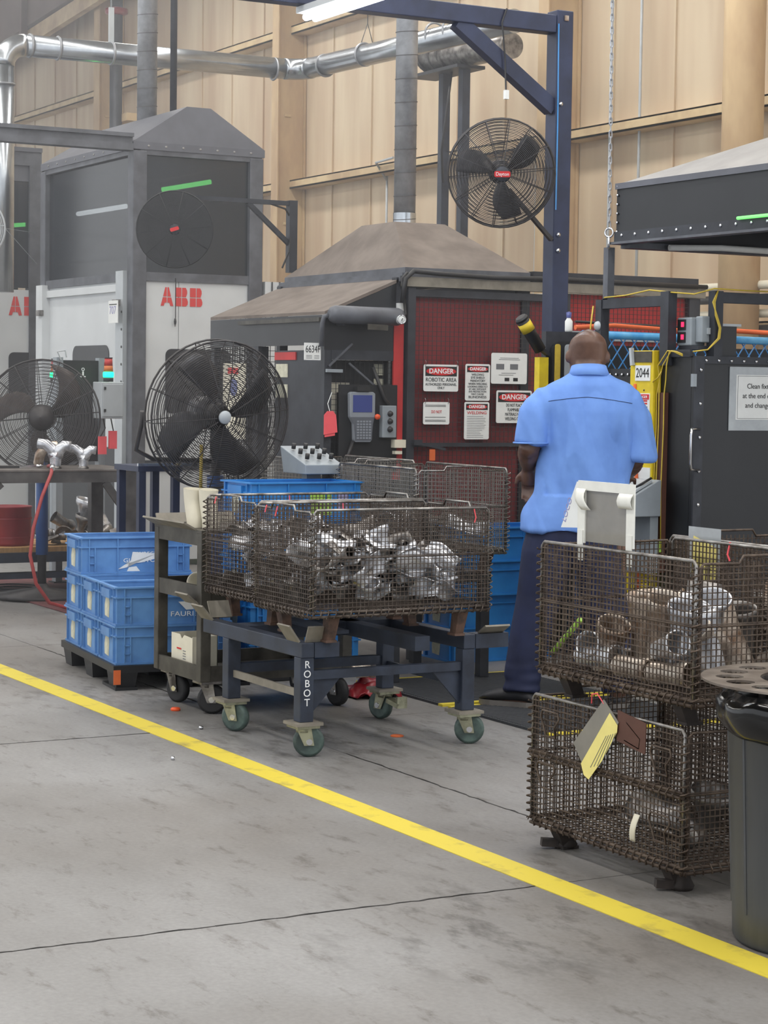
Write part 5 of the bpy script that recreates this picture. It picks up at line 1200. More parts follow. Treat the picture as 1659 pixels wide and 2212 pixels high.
# --- body: head, neck, arms with hands, legs: one continuous surface
mb = MB()
hc = W(.062, .03, 1.648)
def head_pt(a, b, z): return hc + MR * a + MF * b + Vector((0, 0, z))
rings = []
for z, ra, rb, off in ((-.125, .062, .068, -.015), (-.10, .070, .078, -.002), (-.07, .078, .092, .010), (-.035, .085, .102, .012), (0, .089, .106, .008), (.03, .088, .105, .0), (.058, .078, .094, -.004), (.078, .056, .070, -.006), (.089, .024, .032, -.006)):
    rings.append(ellring(hc + MF * off + Vector((0, 0, z)), ra, rb, 24, tilt=-.02))
loft(mb, rings)
mb.ball(head_pt(0, .112, -.03), (.014, .014, .022), 10)                       # nose
mb.ball(head_pt(0, .085, -.085), (.035, .03, .03), 10)                        # chin and jaw
for s in (-1, 1): mb.ball(head_pt(s * .089, -.008, -.02), (.013, .018, .030), 10)   # ears
for k, z in enumerate((-.062, -.082, -.102)): mb.tube([head_pt(-.058, -.060 - .0 * k, z + .008), head_pt(-.03, -.078 - .004 * k, z), head_pt(0, -.083 - .004 * k, z - .002), head_pt(.03, -.078 - .004 * k, z), head_pt(.058, -.060, z + .008)], .011, 8)   # folds of the nape
capsule(mb, [W(.062, .01, 1.60), W(.062, -.015, 1.54), W(.065, -.03, 1.47)], [.066, .068, .080])
capsule(mb, [W(.07, -.02, 1.40), W(.07, 0, 1.10), W(.04, .02, .92)], [.085, .10, .12])
for s, sh, el, wr, hn in ((-1, W(-.115, -.02, 1.42), W(-.205, -.03, 1.205), W(-.195, .12, 1.115), W(-.185, .165, 1.075)), (1, W(.265, -.02, 1.40), W(.285, .02, 1.16), W(.265, .22, 1.08), W(.255, .29, 1.06))):
    mb.tube([sh, sh.lerp(el, .5), el, el.lerp(wr, .3), el.lerp(wr, .65), wr], [.046, .048, .049, .052, .044, .031], 16); mb.ball(el, .048, 12); mb.ball(sh, .046, 12)
# hanging left forearm drawn down towards the hip, hand with five fingers
def hand(mb, wr, d, side, curl):
    d = d.normalized(); up_ = Vector((0, 0, 1)); sd = d.cross(up_).normalized() * side; nrm = sd.cross(d).normalized() * side
    pm = wr + d * .055
    mb.tube([wr, wr + d * .03, wr + d * .06, wr + d * .085], [.030, .036, .038, .033], 12)
    for k, (o, L) in enumerate(((-.027, .066), (-.009, .078), (.010, .074), (.027, .060))):
        b0 = wr + d * .082 + sd * o
        p1 = b0 + d * (L * .45) - nrm * (L * .12 * curl); p2 = p1 + d * (L * .32) - nrm * (L * .3 * curl); p3 = p2 + d * (L * .18) - nrm * (L * .34 * curl)
        mb.tube([b0 - d * .02, b0, p1, p2, p3], [.011, .0105, .0098, .009, .007], 8)
    t0 = wr + d * .035 + sd * (-.032)
    mb.tube([t0, t0 - sd * .022 + d * .022, t0 - sd * .026 + d * .05 - nrm * .012], [.013, .0115, .009], 8)
hand(mb, W(-.195, .12, 1.115), Vector((MF * .35 + MR * .08 + Vector((0, 0, -.95)))), 1, 1.0)
hand(mb, W(.265, .22, 1.08), Vector((MF * .85 + Vector((0, 0, -.4)))), -1, .6)
for s, x0, x1 in ((-1, -.06, -.215), (1, .16, .235)):
    mb.tube([W(x0 * .8, 0, .90), W(x0, .01, .80), W((x0 + x1) / 2, .02, .48), W(x1, .0, .09), W(x1, .02, .05)], [.115, .105, .062, .045, .04], 16)
for s, p, d in ((-1, W(-.225, .0, .045), MF * .45 - MR * .9), (1, W(.245, .05, .045), MF * .95 + MR * .2)):
    d = d.normalized(); mb.tube([p - d * .05, p + d * .05, p + d * .13], [.036, .035, .024], 12)
body = remesh(mb, .0065, 3, 'body', 'skin', man)
# --- face, looking down and away
for s in (-1, 1):
    MB().ball(head_pt(s * .033, .098, -.005), .0125, 12).build('eye', 'paper', man)
    MB().ball(head_pt(s * .033, .1085, -.006), .0055, 8).build('iris', 'ink', man)
    MB().tube([head_pt(s * .018, .104, .012), head_pt(s * .035, .105, .018), head_pt(s * .052, .094, .013)], .004, 5).build('eyebrow', 'ink', man)
MB().tube([head_pt(-.024, .098, -.066), head_pt(0, .108, -.064), head_pt(.024, .098, -.066)], .006, 6).build('mouth', 'brown_plate', man)
# --- shirt
mb = MB()
def tors(z, cx, ra, rb, cb=0.0, ti=0.0): return ellring(W(cx, cb, z), ra, rb, 32, ti)
loft(mb, [tors(.832, .012, .247, .155, .0, .0), tors(.90, .020, .240, .155, .0), tors(1.00, .042, .226, .15, .0), tors(1.10, .055, .214, .148), tors(1.20, .066, .205, .145, -.005), tors(1.30, .074, .202, .140, -.015), tors(1.38, .076, .214, .132, -.02), tors(1.43, .068, .228, .122, -.02), tors(1.47, .066, .220, .110, -.02), tors(1.50, .066, .190, .100, -.02), tors(1.53, .068, .128, .086, -.015), tors(1.56, .066, .082, .072, -.005)])
for (a, p) in ((-1, [W(-.05, -.02, 1.435), W(-.130, -.025, 1.425), W(-.168, -.028, 1.36), W(-.188, -.03, 1.27), W(-.192, -.03, 1.228)]), (1, [W(.18, -.02, 1.42), W(.252, -.02, 1.415), W(.288, -.015, 1.35), W(.305, -.005, 1.25), W(.300, .0, 1.168)])):
    mb.tube(p, [.065, .074, .076, .077, .081], 20)
def wr(p):
    q = (p - MBASE); a = q.dot(MR); z = q.z; b = q.dot(MF)
    d = .0
    fold = mnoise.noise(Vector((a * 7 + z * 2.6, b * 3, z * 2.0))) * .042 + mnoise.noise(Vector((a * 22 + z * 5, b * 8, z * 5))) * .010
    k = 1.0 if z < 1.42 else max(0, (1.54 - z) / .12)
    d += fold * k
    # two long drag folds from the shoulder blades, gathers under the arms
    for a0, sl, w_, am in ((.13, -.30, .022, .018), (.20, .10, .022, -.020), (-.02, .16, .02, .013)):
        d += am * math.exp(-((a - a0 - sl * (z - 1.25)) / w_) ** 2) * max(0, 1 - abs(z - 1.18) / .24) * (1 if b < .03 else 0)
    lim = .006 if z < 1.0 or a > .235 or a < -.14 else .016
    d = max(-lim, min(.016, d))
    if z < .95: d += .006 * (1 + math.sin(a * 34)) * (0.95 - z) / .12
    return d
shirt = remesh(mb, .0075, 10, 'shirt', 'shirt', man, wr)
# collar, yoke seam, sleeve hems
mbc = MB(); cr = []
for z, ra, rb, cb in ((1.535, .096, .088, -.012), (1.560, .086, .082, -.006), (1.585, .078, .078, .004)): cr.append(ellring(W(.066, cb, z), ra, rb, 28, -.012))
n = 28; vs = [p for r_ in cr for p in r_]
mbc.add(vs, [(i * n + k, i * n + (k + 1) % n, (i + 1) * n + (k + 1) % n, (i + 1) * n + k) for i in range(2) for k in range(n)], True)
mbc.build('collar', 'shirt', man, solid=.005)
from mathutils.bvhtree import BVHTree
bvh = BVHTree.FromPolygons([v.co.copy() for v in shirt.data.vertices], [tuple(p.vertices) for p in shirt.data.polygons])
def on_back(a, z):
    o0 = W(a, -.6, z) - MBASE; hit = bvh.ray_cast(o0, MF)
    return (hit[0] + MBASE - MF * .001) if hit[0] else None
pts = [on_back(-.125 + .38 * i / 30, 1.445 - .22 * abs(-.125 + .38 * i / 30 - .05) ** 1.35) for i in range(31)]
MB().tube([p for p in pts if p], .0016, 4).build('yoke_seam', 'trouser', man)
for c_, ax in ((W(-.192, -.03, 1.232), Vector((0, 0, 1))), (W(.300, .0, 1.172), Vector((0, 0, 1)))):
    MB().ring(c_, .083, .004, axis=tuple(ax), seg=28, n=6).build('sleeve_hem', 'shirt', man)
MB().box(0, 0, 0, 0, 0, 0)
# --- trousers
mb = MB()
loft(mb, [ellring(W(.012, 0, .74), .19, .125, 28), ellring(W(.012, 0, .80), .205, .135, 28), ellring(W(.012, 0, .88), .205, .135, 28), ellring(W(.015, 0, .92), .19, .125, 28)])
mb.tube([W(-.075, .0, .82), W(-.105, .0, .72), W(-.145, .01, .52), W(-.185, .005, .32), W(-.212, -.005, .17), W(-.218, -.01, .085)], [.125, .122, .104, .094, .084, .077], 22)
mb.tube([W(.10, .0, .82), W(.125, .0, .72), W(.165, .02, .50), W(.205, .03, .30), W(.232, .03, .17), W(.238, .03, .085)], [.120, .118, .102, .092, .084, .077], 22)
def wt(p):
    q = p - MBASE; a = q.dot(MR); z = q.z; b = q.dot(MF)
    d = mnoise.noise(Vector((a * 12, b * 9, z * 3))) * .008
    if z < .26: d += .016 * mnoise.noise(Vector((a * 7, b * 7, z * 26))) * (0.26 - z) / .2
    return d
remesh(mb, .0085, 2, 'trousers', 'trouser', man, wt)
# --- shoes
for s, p, d in ((-1, W(-.225, -.005, 0), MF * .45 - MR * .9), (1, W(.245, .05, 0), MF * .95 + MR * .2)):
    d = d.normalized(); e = Vector((-d.y, d.x, 0))
    def o_(t_, w_, z): return p + d * t_ + e * w_ + Vector((0, 0, z))
    rings = []
    for t_, w_, h in ((-.085, .030, .060), (-.06, .044, .092), (.0, .048, .108), (.06, .050, .100), (.12, .053, .084), (.165, .047, .070), (.195, .024, .046)):
        rings.append([o_(t_, w_ * math.cos(2 * math.pi * k / 16), .034 + (h - .034) * .5 * (1 + math.sin(2 * math.pi * k / 16))) for k in range(16)])
    sh = MB(); loft(sh, rings); so = sh.build('shoe', 'shoe', man)
    pts = [(-.092, .0), (-.085, .03), (-.05, .042), (.0, .040), (.07, .046), (.13, .052), (.18, .04), (.205, .0)]
    pl = pts + [(a, -b_) for a, b_ in reversed(pts[1:-1])]
    MB().prism([(a, b_) for a, b_ in reversed(pl)], (p + Vector((0, 0, .0135)), d, e), .024).build('sole', 'shoe_sole', so)
# ================================================================== RIGHT-HAND BASKET RACK
GR = 'stacked wire containers at the right'
def add_to(root, mb, nm, mat, **kw):
    o = mb.build(nm, mat, org=(0, 0, 0), **kw); o.parent = root; return o
rb = make_basket('rusty wire container standing on the floor at the bottom right', GR, 'wire_rust', leg=.088, legmat='foot_dark', pitch=.0182, wr=.0015)
rb.location = (-5.19, 3.925, 0); rb.rotation_euler = (0, 0, R(-90))
# local frame after the turn: local +x looks at -Y (towards the stripe), local +y looks at +X ... local (d, *) is the face to the aisle
ub = dup(rb, (-5.155, 3.925, .497), R(-90), 'upper rusty wire container full of exhaust pipes at the right', GR)
sb_l = dup(rb, (-5.24, 4.50, 0), R(-90), 'lower rusty wire container hidden behind the stacked pair at the right', GR)
sb_u = dup(rb, (-5.24, 4.50, .497), R(-90), 'upper rusty wire container with the plastic tag sleeve behind the pipes', GR)
d = BD / 2; l = BL / 2
# drop gate of the lower container: bound rods and lock clips on the aisle face
n = 24 * 6
add_to(rb, MB().tube([(d + .006, -l, .31), (d + .006, l, .31)], .005, 6).tube([(d + .006, -l, .294), (d + .006, l, .294)], .005, 6), 'gate_rod', 'wire_rust')
add_to(rb, MB().tube([(d + .006 + .012 * math.cos(i * math.pi / 3), -l + BL * i / n, .302 + .018 * math.sin(i * math.pi / 3)) for i in range(n + 1)], .0022, 4), 'gate_spiral', 'wire_rust')
for (y, z) in ((-.33, .42), (.26, .40), (.26, .20), (-.35, .25)):
    add_to(rb, MB().tube([(d + .012, y, z + .03), (d + .014, y + .09, z + .03), (d + .016, y + .10, z + .012), (d + .014, y + .07, z - .02), (d + .014, y + .08, z - .05), (d + .012, y + .02, z - .05), (d + .014, y + .01, z - .02), (d + .012, y - .01, z + .01)], .0035, 6, closed=True), 'gate_clip', 'wire_rust')
for sy in (-1, 1): add_to(rb, MB().lathe([(.001, 0), (.035, 0), (.04, .012), (.03, .03), (.022, .06)], (d - .07, sy * (l - .10), 0), n=14).bar((d - .04, sy * (l - .10), .018), (d + .01, sy * (l - .10) - .02, .022), .03, .025), 'floor_foot', 'foot_dark')

# things hung on the containers
t = thing('route_tag', 'yellow paper tag in a clear sleeve hung on the lower right container', 'tag', (-5.2, 3.63, .28))
FT = ((0, 3.640, 0), FY[0], FY[1])
MB().prism([(-5.165, .535), (-5.085, .475), (-5.155, .375), (-5.245, .285), (-5.325, .375)], ((0, 3.642, 0), FY[0], FY[1]), .0015).build('sleeve', 'film_grey', t)
MB().prism([(-5.13, .498), (-5.088, .465), (-5.09, .445), (-5.165, .345), (-5.235, .275), (-5.262, .285), (-5.278, .318)], ((0, 3.6395, 0), FY[0], FY[1]), .001).build('yellow_sheet', 'tag_yellow', t)
for k in range(5): MB().bar((-5.225 + .018 * k, 3.638, .315 + .005 * k), (-5.145 + .012 * k, 3.638, .425 + .004 * k), .0014, .0014).build('print_line', 'ink_grey', t)
MB().tube([(-5.165, 3.642, .52), (-5.20, 3.64, .548), (-5.235, 3.645, .54), (-5.25, 3.655, .51)], .0022, 5).build('red_string', 'tag_pink', t)
t = thing('brown_plate', 'brown metal plate wired to the lower right container', 'plate', (-5.02, 3.645, .40))
MB().prism([(-5.098, .418), (-4.953, .398), (-4.950, .492), (-5.095, .512)], ((0, 3.6465, 0), FY[0], FY[1]), .003).build('plate', 'brown_plate', t)
MB().bar((-5.05, 3.645, .48), (-4.98, 3.645, .44), .003).bar((-4.98, 3.645, .44), (-4.985, 3.645, .41), .003).bar((-5.06, 3.645, .425), (-4.985, 3.645, .41), .003).build('scratch', 'ink_grey', t)
t = thing('paper_strip', 'curled cream paper strip tied low on the right container', 'tag', (-4.98, 3.65, .12))
MB().grid(lambda u, v: (-5.01 + .028 * u - .02 * v * v, 3.652 - .012 * math.sin(v * 3.1), .21 - .085 * v), 4, 10).build('strip', 'paper_cream', t, solid=.0015)
t = thing('taped_placard', 'grey plastic placard framed with white tape standing on the upper container', 'placard', (-5.23, 3.68, .94))
MB().box(-5.365, -5.105, 3.686, 3.690, 1.005, 1.185).build('plastic_sheet', 'film_grey', t)
MB().box(-5.385, -5.085, 3.681, 3.686, 1.165, 1.195).build('tape_top', 'tape_white', t)
for x in (-5.385, -5.125): MB().box(x, x + .04, 3.681, 3.686, 1.0, 1.165).box(x + .006, x + .034, 3.677, 3.681, .945, 1.04).build('tape_leg', 'tape_white', t)
MB().grid(lambda u, v: (-5.385 + .05 * u + .03 * v * v, 3.676 - .012 * math.sin(3 * v), 1.17 - .065 * v), 5, 6).build('curled_tape', 'tape_white', t, solid=.002)
MB().grid(lambda u, v: (-5.155 + .07 * u, 3.676 - .010 * math.sin(3 * v), 1.165 - .045 * v), 5, 5).build('curled_tape', 'tape_white', t, solid=.002)
MB().prism([(-5.485, 1.04), (-5.39, 1.045), (-5.385, 1.19), (-5.40, 1.19)], ((0, 3.688, 0), FY[0], FY[1]), .002).build('white_paper', 'paper', t)
text('LOCO', (-5.468, 3.6855, 1.06), (Vector((.42, 0, .9)).normalized(), Vector((-.9, 0, .42)).normalized()), .03, 'ink_violet', t)
t = thing('tag_sleeve', 'clear plastic tag sleeve with yellow sheet on the rear upper container', 'tag', (-5.43, 4.26, .80))
MB().box(-5.53, -5.36, 4.228, 4.230, .86, 1.03).build('sleeve', 'laminate', t)
MB().prism([(-5.51, .87), (-5.38, .86), (-5.37, .965), (-5.50, 1.0)], ((0, 4.227, 0), FY[0], FY[1]), .001).build('yellow_sheet', 'tag_yellow', t)
MB().box(-5.45, -5.40, 4.225, 4.228, .80, .90).build('yellow_stub', 'tag_yellow', t)
for (y, z) in ((.12, .58), ): add_to(ub, MB().tube([(-d, -.10, .50), (-d + .01, -.10, .46), (-d + .008, -.09, .44)], .003, 4), 'red_tie', 'tag_pink')
add_to(ub, MB().tube([(d - .02, -.36, .14), (d - .03, -.22, .26)], .009, 8), 'green_rod', 'lime')

# the pipes in the upper container, each lying or standing as it fell
GPI = 'exhaust pipes in the upper right container'
def big_pipe(c, rot, r, h, flare, mat, lab):
    mt = Matrix.Translation(c) @ Euler(rot).to_matrix().to_4x4(); mb = MB()
    prof = [(r, 0), (r * 1.0, h * .25), (r * .96, h * .6), (r * (1 + flare), h * .9), (r * (1 + flare), h), (r * (1 + flare) - .004, h), (r * (1 + flare) - .004, h * .9), (r * .92, h * .6), (r * .94, 0)]
    mb.lathe(prof, n=24); mb.xf(mt); o = mb.build('exhaust_pipe_part', mat, org=c); tag(o, lab, 'exhaust part', GPI)
bx, by, bz = -5.155, 3.925, .60
for i, (dx, dy, dz, rx, ry, rz, r, h, fl, m_) in enumerate((
        (-.10, -.05, .0, .15, .1, 0, .052, .25, .15, 'steel_heat'), (-.04, .08, .02, -.2, -.05, 0, .05, .26, .2, 'steel_dull'), (.02, -.10, .05, .2, .35, 0, .042, .22, .25, 'steel_heat'),
        (.09, .02, .03, -.25, -.2, .5, .055, .23, .2, 'steel_part'), (.16, -.12, .06, .1, .3, 0, .05, .19, .3, 'steel_part'), (.20, .08, .02, .3, -.3, 0, .05, .22, .15, 'steel_heat'),
        (-.22, -.14, .0, .1, .5, 0, .045, .17, .2, 'steel_heat'), (-.28, -.05, .03, 1.3, .2, .4, .035, .20, .2, 'steel_part'), (.26, -.08, .03, .2, -.15, 0, .045, .2, .35, 'steel_part'),
        (.30, .10, .05, 1.2, .4, 1.2, .05, .19, .2, 'steel_dull'), (-.14, .15, .01, -.1, .2, 0, .05, .2, .2, 'steel_dull'), (.07, .17, .02, .2, .2, 0, .05, .2, .2, 'steel_dull'))):
    big_pipe((bx + dx, by + dy, bz + dz), (rx, ry, rz), r, h, fl, m_, 'steel pipe section with flared end in the upper right container')
for i, (dx, dy, dz, ry, rz, mt_) in enumerate(((-.27, -.19, .035, 1.5, .1, 'steel_part'), (-.05, -.20, .03, 1.55, 0, 'steel_heat'), (.12, -.20, .03, 1.5, .1, 'steel_heat'), (.10, -.16, .09, 1.3, -.3, 'steel_part'), (-.18, -.1, .03, 1.5, .5, 'steel_dull'))):
    big_pipe((bx + dx, by + dy, bz + dz), (0, ry, rz), .034, .17, .15, mt_, 'steel pipe section lying on the floor of the upper right container')
rp = random.Random(41)
for i in range(14):
    big_pipe((bx + rp.uniform(-.12, .32), by + rp.uniform(-.05, .15), bz + rp.uniform(.07, .17)), (rp.uniform(-1.2, 1.2), rp.uniform(-1.0, 1.0), 0), rp.uniform(.030, .042), rp.uniform(.08, .13), rp.uniform(.2, .5), rp.choice(('steel_part', 'steel_part', 'steel_heat')), 'short flared steel cup heaped among the pipes in the upper right container')
for i, (dx, dy, s) in enumerate(((-.05, .0, 1.1), (.12, .05, 1.2), (.22, -.05, 1.0))):
    scrap((1, 2, 0)[i], i, (-5.19 + dx, 3.93 + dy, .13), s, (.2, .1, i), 'steel_dull', 'dull steel part lying in the lower right container', 'parts in the lower right container')
fill(-5.24, 4.50, .28, .15, .60, 14, 'dull steel part in the rear upper container at the right', 'parts in the rear right container', 3, .9, 1.3, 21, mats=('steel_dull', 'steel_heat'))

# ================================================================== TRASH CAN WITH PERFORATED DISC
tcx, tcy = -4.25, 3.735
t = thing('trash_can', 'dark grey plastic trash can with a black liner at the right edge', 'trash can', (tcx, tcy, 0))
MB().lathe([(.001, 0), (.235, 0), (.244, .012), (.247, .10), (.270, .62), (.277, .625), (.277, .645), (.265, .645), (.26, .60), (.23, .02), (.001, .015)], (tcx, tcy, 0), n=48).build('can', 'can_grey', t)
for k in range(10):
    a = 2 * math.pi * k / 10 + .2
    MB().bar((tcx + .2445 * math.cos(a), tcy + .2445 * math.sin(a), .09), (tcx + .2665 * math.cos(a), tcy + .2665 * math.sin(a), .60), .008, .008).build('rib', 'can_grey', t)
def bagf(u, v):
    a = 2 * math.pi * u; w = .5 + .5 * math.sin(a * 7) * math.sin(a * 3 + 1); k = mnoise.noise(Vector((math.cos(a) * 3, math.sin(a) * 3, v * 3)))
    r_ = .268 + .03 * v * (1 - v) * 4 + .012 * w + .012 * k; z = .70 - .135 * v + .02 * k
    if v < .35: r_ = .25 + .05 * v + .010 * k; z = .60 + .28 * v + .008 * k
    return (tcx + r_ * math.cos(a), tcy + r_ * math.sin(a), z)
MB().grid(bagf, 72, 12, close_u=True).build('liner', 'bag_black', t, solid=.002)
t = thing('perforated_disc', 'brown steel ring with round holes lying on the trash can', 'steel ring', (tcx, tcy, .705))
mb = MB(); NH = 16; r0, r1 = .185, .345; zc = .706; th = .006
for k in range(NH):
    a0, a1 = 2 * math.pi * k / NH, 2 * math.pi * (k + 1) / NH; am = (a0 + a1) / 2; rm = .268; hr = .038
    outer = []
    for i in range(6): outer.append((r0, a0 + (a1 - a0) * i / 6))
    for i in range(4): outer.append((r0 + (r1 - r0) * i / 4, a1))
    for i in range(6): outer.append((r1, a1 - (a1 - a0) * i / 6))
    for i in range(4): outer.append((r1 - (r1 - r0) * i / 4, a0))
    O = [(r_ * math.cos(a), r_ * math.sin(a)) for r_, a in outer]; c_ = (rm * math.cos(am), rm * math.sin(am)); I_ = []
    for (x, y) in O:
        an = math.atan2(y - c_[1], x - c_[0]); I_.append((c_[0] + hr * math.cos(an), c_[1] + hr * math.sin(an)))
    nO = len(O); vs = []
    for z in (zc, zc + th): vs += [(tcx + x, tcy + y, z) for x, y in O] + [(tcx + x, tcy + y, z) for x, y in I_]
    fs = []
    for i in range(nO):
        j_ = (i + 1) % nO; fs += [(i, nO + i, nO + j_, j_), (2 * nO + i, 2 * nO + j_, 3 * nO + j_, 3 * nO + i), (nO + i, 3 * nO + i, 3 * nO + j_, nO + j_)]
        if i < 6 or 10 <= i < 16: fs.append((i, j_, 2 * nO + j_, 2 * nO + i))
    mb.add(vs, fs)
mb.build('ring_plate', 'disc_steel', t)
MB().lathe([(r0, 0), (r0 + .004, .0), (r0 + .004, -.05), (r0 - .002, -.05), (r0, 0)], (tcx, tcy, zc), n=40).build('inner_collar', 'steel_dull', t)
o = MB().grid(lambda u, v: (tcx - .16 + .3 * u, tcy - .15 + .3 * v, .64 + .03 * mnoise.noise(Vector((u * 5, v * 5, 1)))), 14, 14).build('crumpled_film', 'bag_black', org=(tcx, tcy, .62)); tag(o, 'crumpled black plastic film inside the trash can', 'film')

# ================================================================== RIGHT-HAND BLACK CELL
DX, DY = -7.871, 6.03
c = thing('black_cell', 'black vinyl walled welding cell on the right with a door', 'welding cell', (DX, DY, 0))
dr = MB().box(DX - .02, DX, DY + .0, 7.6, .10, 1.645).build('door_panel', 'black_vinyl', c)
MB().box(DX, DX + .012, DY + .0, DY + .05, .10, 1.645).build('door_stile', 'dark_frame', dr); MB().box(DX, DX + .012, DY + .05, 7.6, 1.61, 1.645).build('door_rail', 'dark_frame', dr)
for k in range(9): MB().ball((DX + .014, DY + .03, 1.58 - k * .16), (.004, .009, .009), 8).build('rivet', 'chrome', dr)
for k in range(8): MB().ball((DX + .014, DY + .06 + k * .075, 1.625), (.004, .008, .008), 8).build('rivet', 'chrome', dr)
MB().tube([(DX + .015, DY + .03, 1.30), (DX + .05, DY - .045, 1.30), (DX + .05, DY - .05, 1.27), (DX + .05, DY - .05, 1.14), (DX + .045, DY - .04, 1.11), (DX + .015, DY + .03, 1.105)], .006, 6).build('door_handle', 'chrome', dr)
MB().box(DX - .0, DX + .02, DY - .02, DY + .0, 1.50, 1.56).build('latch', 'box_grey', dr)
# side wall towards the aisle
MB().box(-8.62, -8.32, DY + .0, DY + .018, .05, 1.585).box(-8.32, DX - .022, DY + .0, DY + .018, .05, 1.655).build('side_wall', 'black_vinyl', c)
MB().box(-8.14, DX - .022, DY - .012, DY + .0, 1.64, 1.675).build('top_strip', 'dark_frame', c)
for k in range(6): MB().ball((-8.60 + k * .05, DY - .006, 1.555), (.008, .004, .008), 8).build('rivet', 'chrome', c)
yp = MB().box(-8.318, -8.128, DY - .05, DY - .001, .10, 1.672).build('yellow_guard', 'yellow_paint', c, bev=.004)
MB().box(-8.30, -8.14, DY - .054, DY - .05, 1.615, 1.668).build('hinge_plate', 'olive_steel', yp)
MB().bar((-8.298, DY - .06, 1.685), (-8.285, DY - .06, 1.60), .018).build('hinge_pin', 'cabinet_grey', yp)
for z in (1.48, 1.245, 1.105): MB().ball((-8.20, DY - .05, z), (.005, .004, .005), 8).build('rivet', 'cable_black', yp)
def ylabel(x0, x1, z0, z1): return MB().box(x0, x1, DY - .053, DY - .05, z0, z1).build('label', 'paper', yp)
ylabel(-8.272, -8.150, 1.525, 1.60); text('2044', (-8.211, DY - .0535, 1.562), FY, .065, 'ink', c, align='CENTER', width=.105)
ylabel(-8.262, -8.150, 1.375, 1.465); MB().box(-8.258, -8.154, DY - .0545, DY - .053, 1.435, 1.46).build('danger_band', 'ink_red', yp)
text('DANGER', (-8.206, DY - .0548, 1.447), FY, .018, 'white_print', c, align='CENTER', width=.08)
for k, z in enumerate((1.425, 1.412)): MB().box(-8.245, -8.168, DY - .0542, DY - .053, z, z + .007).build('red_text', 'ink_red', yp)
for k in range(2): MB().box(-8.25, -8.165, DY - .0542, DY - .053, 1.385 + k * .012, 1.389 + k * .012).build('print_line', 'ink', yp)
ylabel(-8.262, -8.150, 1.285, 1.372)
for k in range(3): MB().box(-8.25, -8.165, DY - .0542, DY - .053, 1.30 + k * .022, 1.304 + k * .022).build('print_line', 'ink', yp)
ylabel(-8.225, -8.152, 1.165, 1.255)
for k in range(3): MB().box(-8.22, -8.157, DY - .0542, DY - .053, 1.18 + k * .024, 1.19 + k * .024).build('print_line', 'ink', yp)
ylabel(-8.285, -8.135, 1.045, 1.105)
MB().box(-8.28, -8.262, DY - .056, DY - .05, 1.42, 1.51).build('orange_strap', 'orange_hose', yp)
MB().tube([(-8.26, DY - .056, 1.35), (-8.25, DY - .06, 1.2), (-8.235, DY - .06, 1.05), (-8.21, DY - .06, .8), (-8.2, DY - .06, .5)], .009, 6).build('orange_cord', 'orange_hose', c)
# cable channel beside the guard
MB().box(-8.118, -8.068, DY - .03, DY - .001, .60, 1.47).build('cable_channel', 'brown_plate', c)
for k, x in enumerate((-8.118, -8.06, -8.10)):
    MB().tube([(x, DY - .035, .72), (x - .004, DY - .038, 1.0), (x + .004, DY - .036, 1.3), (x + .002, DY - .035, 1.46), (x + .03 - .01 * k, DY - .04, 1.53), (x + .02 + .01 * k, DY - .045, 1.60), (-8.03 + .015 * k, DY - .04, 1.67), (-7.98 + .01 * k, DY - .04, 1.665), (-7.92, DY - .035, 1.645 + .004 * k)], .0032, 6).build('yellow_cable', 'cable_yellow', c)
MB().tube([(-8.13, DY - .05, 1.52), (-8.09, DY - .05, 1.54), (-8.07, DY - .045, 1.57)], .003, 6).build('yellow_cable', 'cable_yellow', c)
MB().box(-8.09, -8.06, DY - .05, DY - .03, .70, .76).build('green_plug', 'lime', c); MB().ball((-8.08, DY - .055, .77), .012, 8).build('red_plug_tip', 'tag_pink', c)
# frame of square tube above
MB().box(-8.655, -8.605, DY - .03, DY + .02, 0, 1.93).build('frame_post', 'dark_frame', c); MB().box(-8.60, -8.56, DY - .025, DY + .015, 1.93, 2.19).build('frame_post', 'frame_grey', c)
MB().box(-8.11, -8.045, DY - .03, DY + .02, 1.60, 1.955).build('frame_post', 'dark_frame', c)
MB().box(-8.605, -8.11, DY - .025, DY + .015, 1.885, 1.935).build('frame_rail', 'dark_frame', c)
MB().box(DX - .04, DX + .01, DY + .105, DY + .155, 1.645, 1.955).build('frame_post', 'dark_frame', c)
MB().box(DX - .04, DX + .01, DY + .155, 7.6, 1.90, 1.95).build('frame_rail', 'dark_frame', c)
MB().lathe([(.001, .015), (.02, .012), (.024, 0)], (-8.63, DY - .03, 1.80), axis=(0, -1, 0), n=14).build('bolt_head', 'cabinet_grey', c)
MB().tube([(-8.66, DY - .04, 1.90), (-8.665, DY - .05, 1.80), (-8.67, DY - .05, 1.72), (-8.66, DY - .04, 1.66)], .004, 6).build('yellow_cable', 'cable_yellow', c)
MB().tube([(-8.58, DY - .03, 1.94), (-8.4, DY - .03, 1.945), (-8.2, DY - .03, 1.965), (-8.05, DY - .02, 1.95), (-7.95, DY + .05, 1.94), (DX + .01, DY + .10, 1.965), (DX + .0, DY + .3, 1.962), (DX, 7.5, 1.96)], .0035, 6).build('yellow_cable', 'cable_yellow', c)
for k in range(3): MB().tube([(DX + .012, DY + .12, 1.955), (DX + .022, DY + .095 - .006 * k, 1.90), (DX + .022, DY + .10 + .004 * k, 1.84), (DX + .022, DY + .125 + .004 * k, 1.78), (DX + .02, DY + .12 + .005 * k, 1.73), (DX + .02, DY + .06, 1.675), (DX + .01, DY - .02, 1.665)], .0035, 6).build('yellow_cable', 'cable_yellow', c)
MB().box(DX - .12, DX - .03, DY + .16, DY + .27, 1.60, 1.79).build('exhaust_stub', 'black_vinyl', c); MB().box(DX - .13, DX - .02, DY + .14, DY + .29, 1.79, 1.802).build('stub_cap', 'cabinet_grey', c)
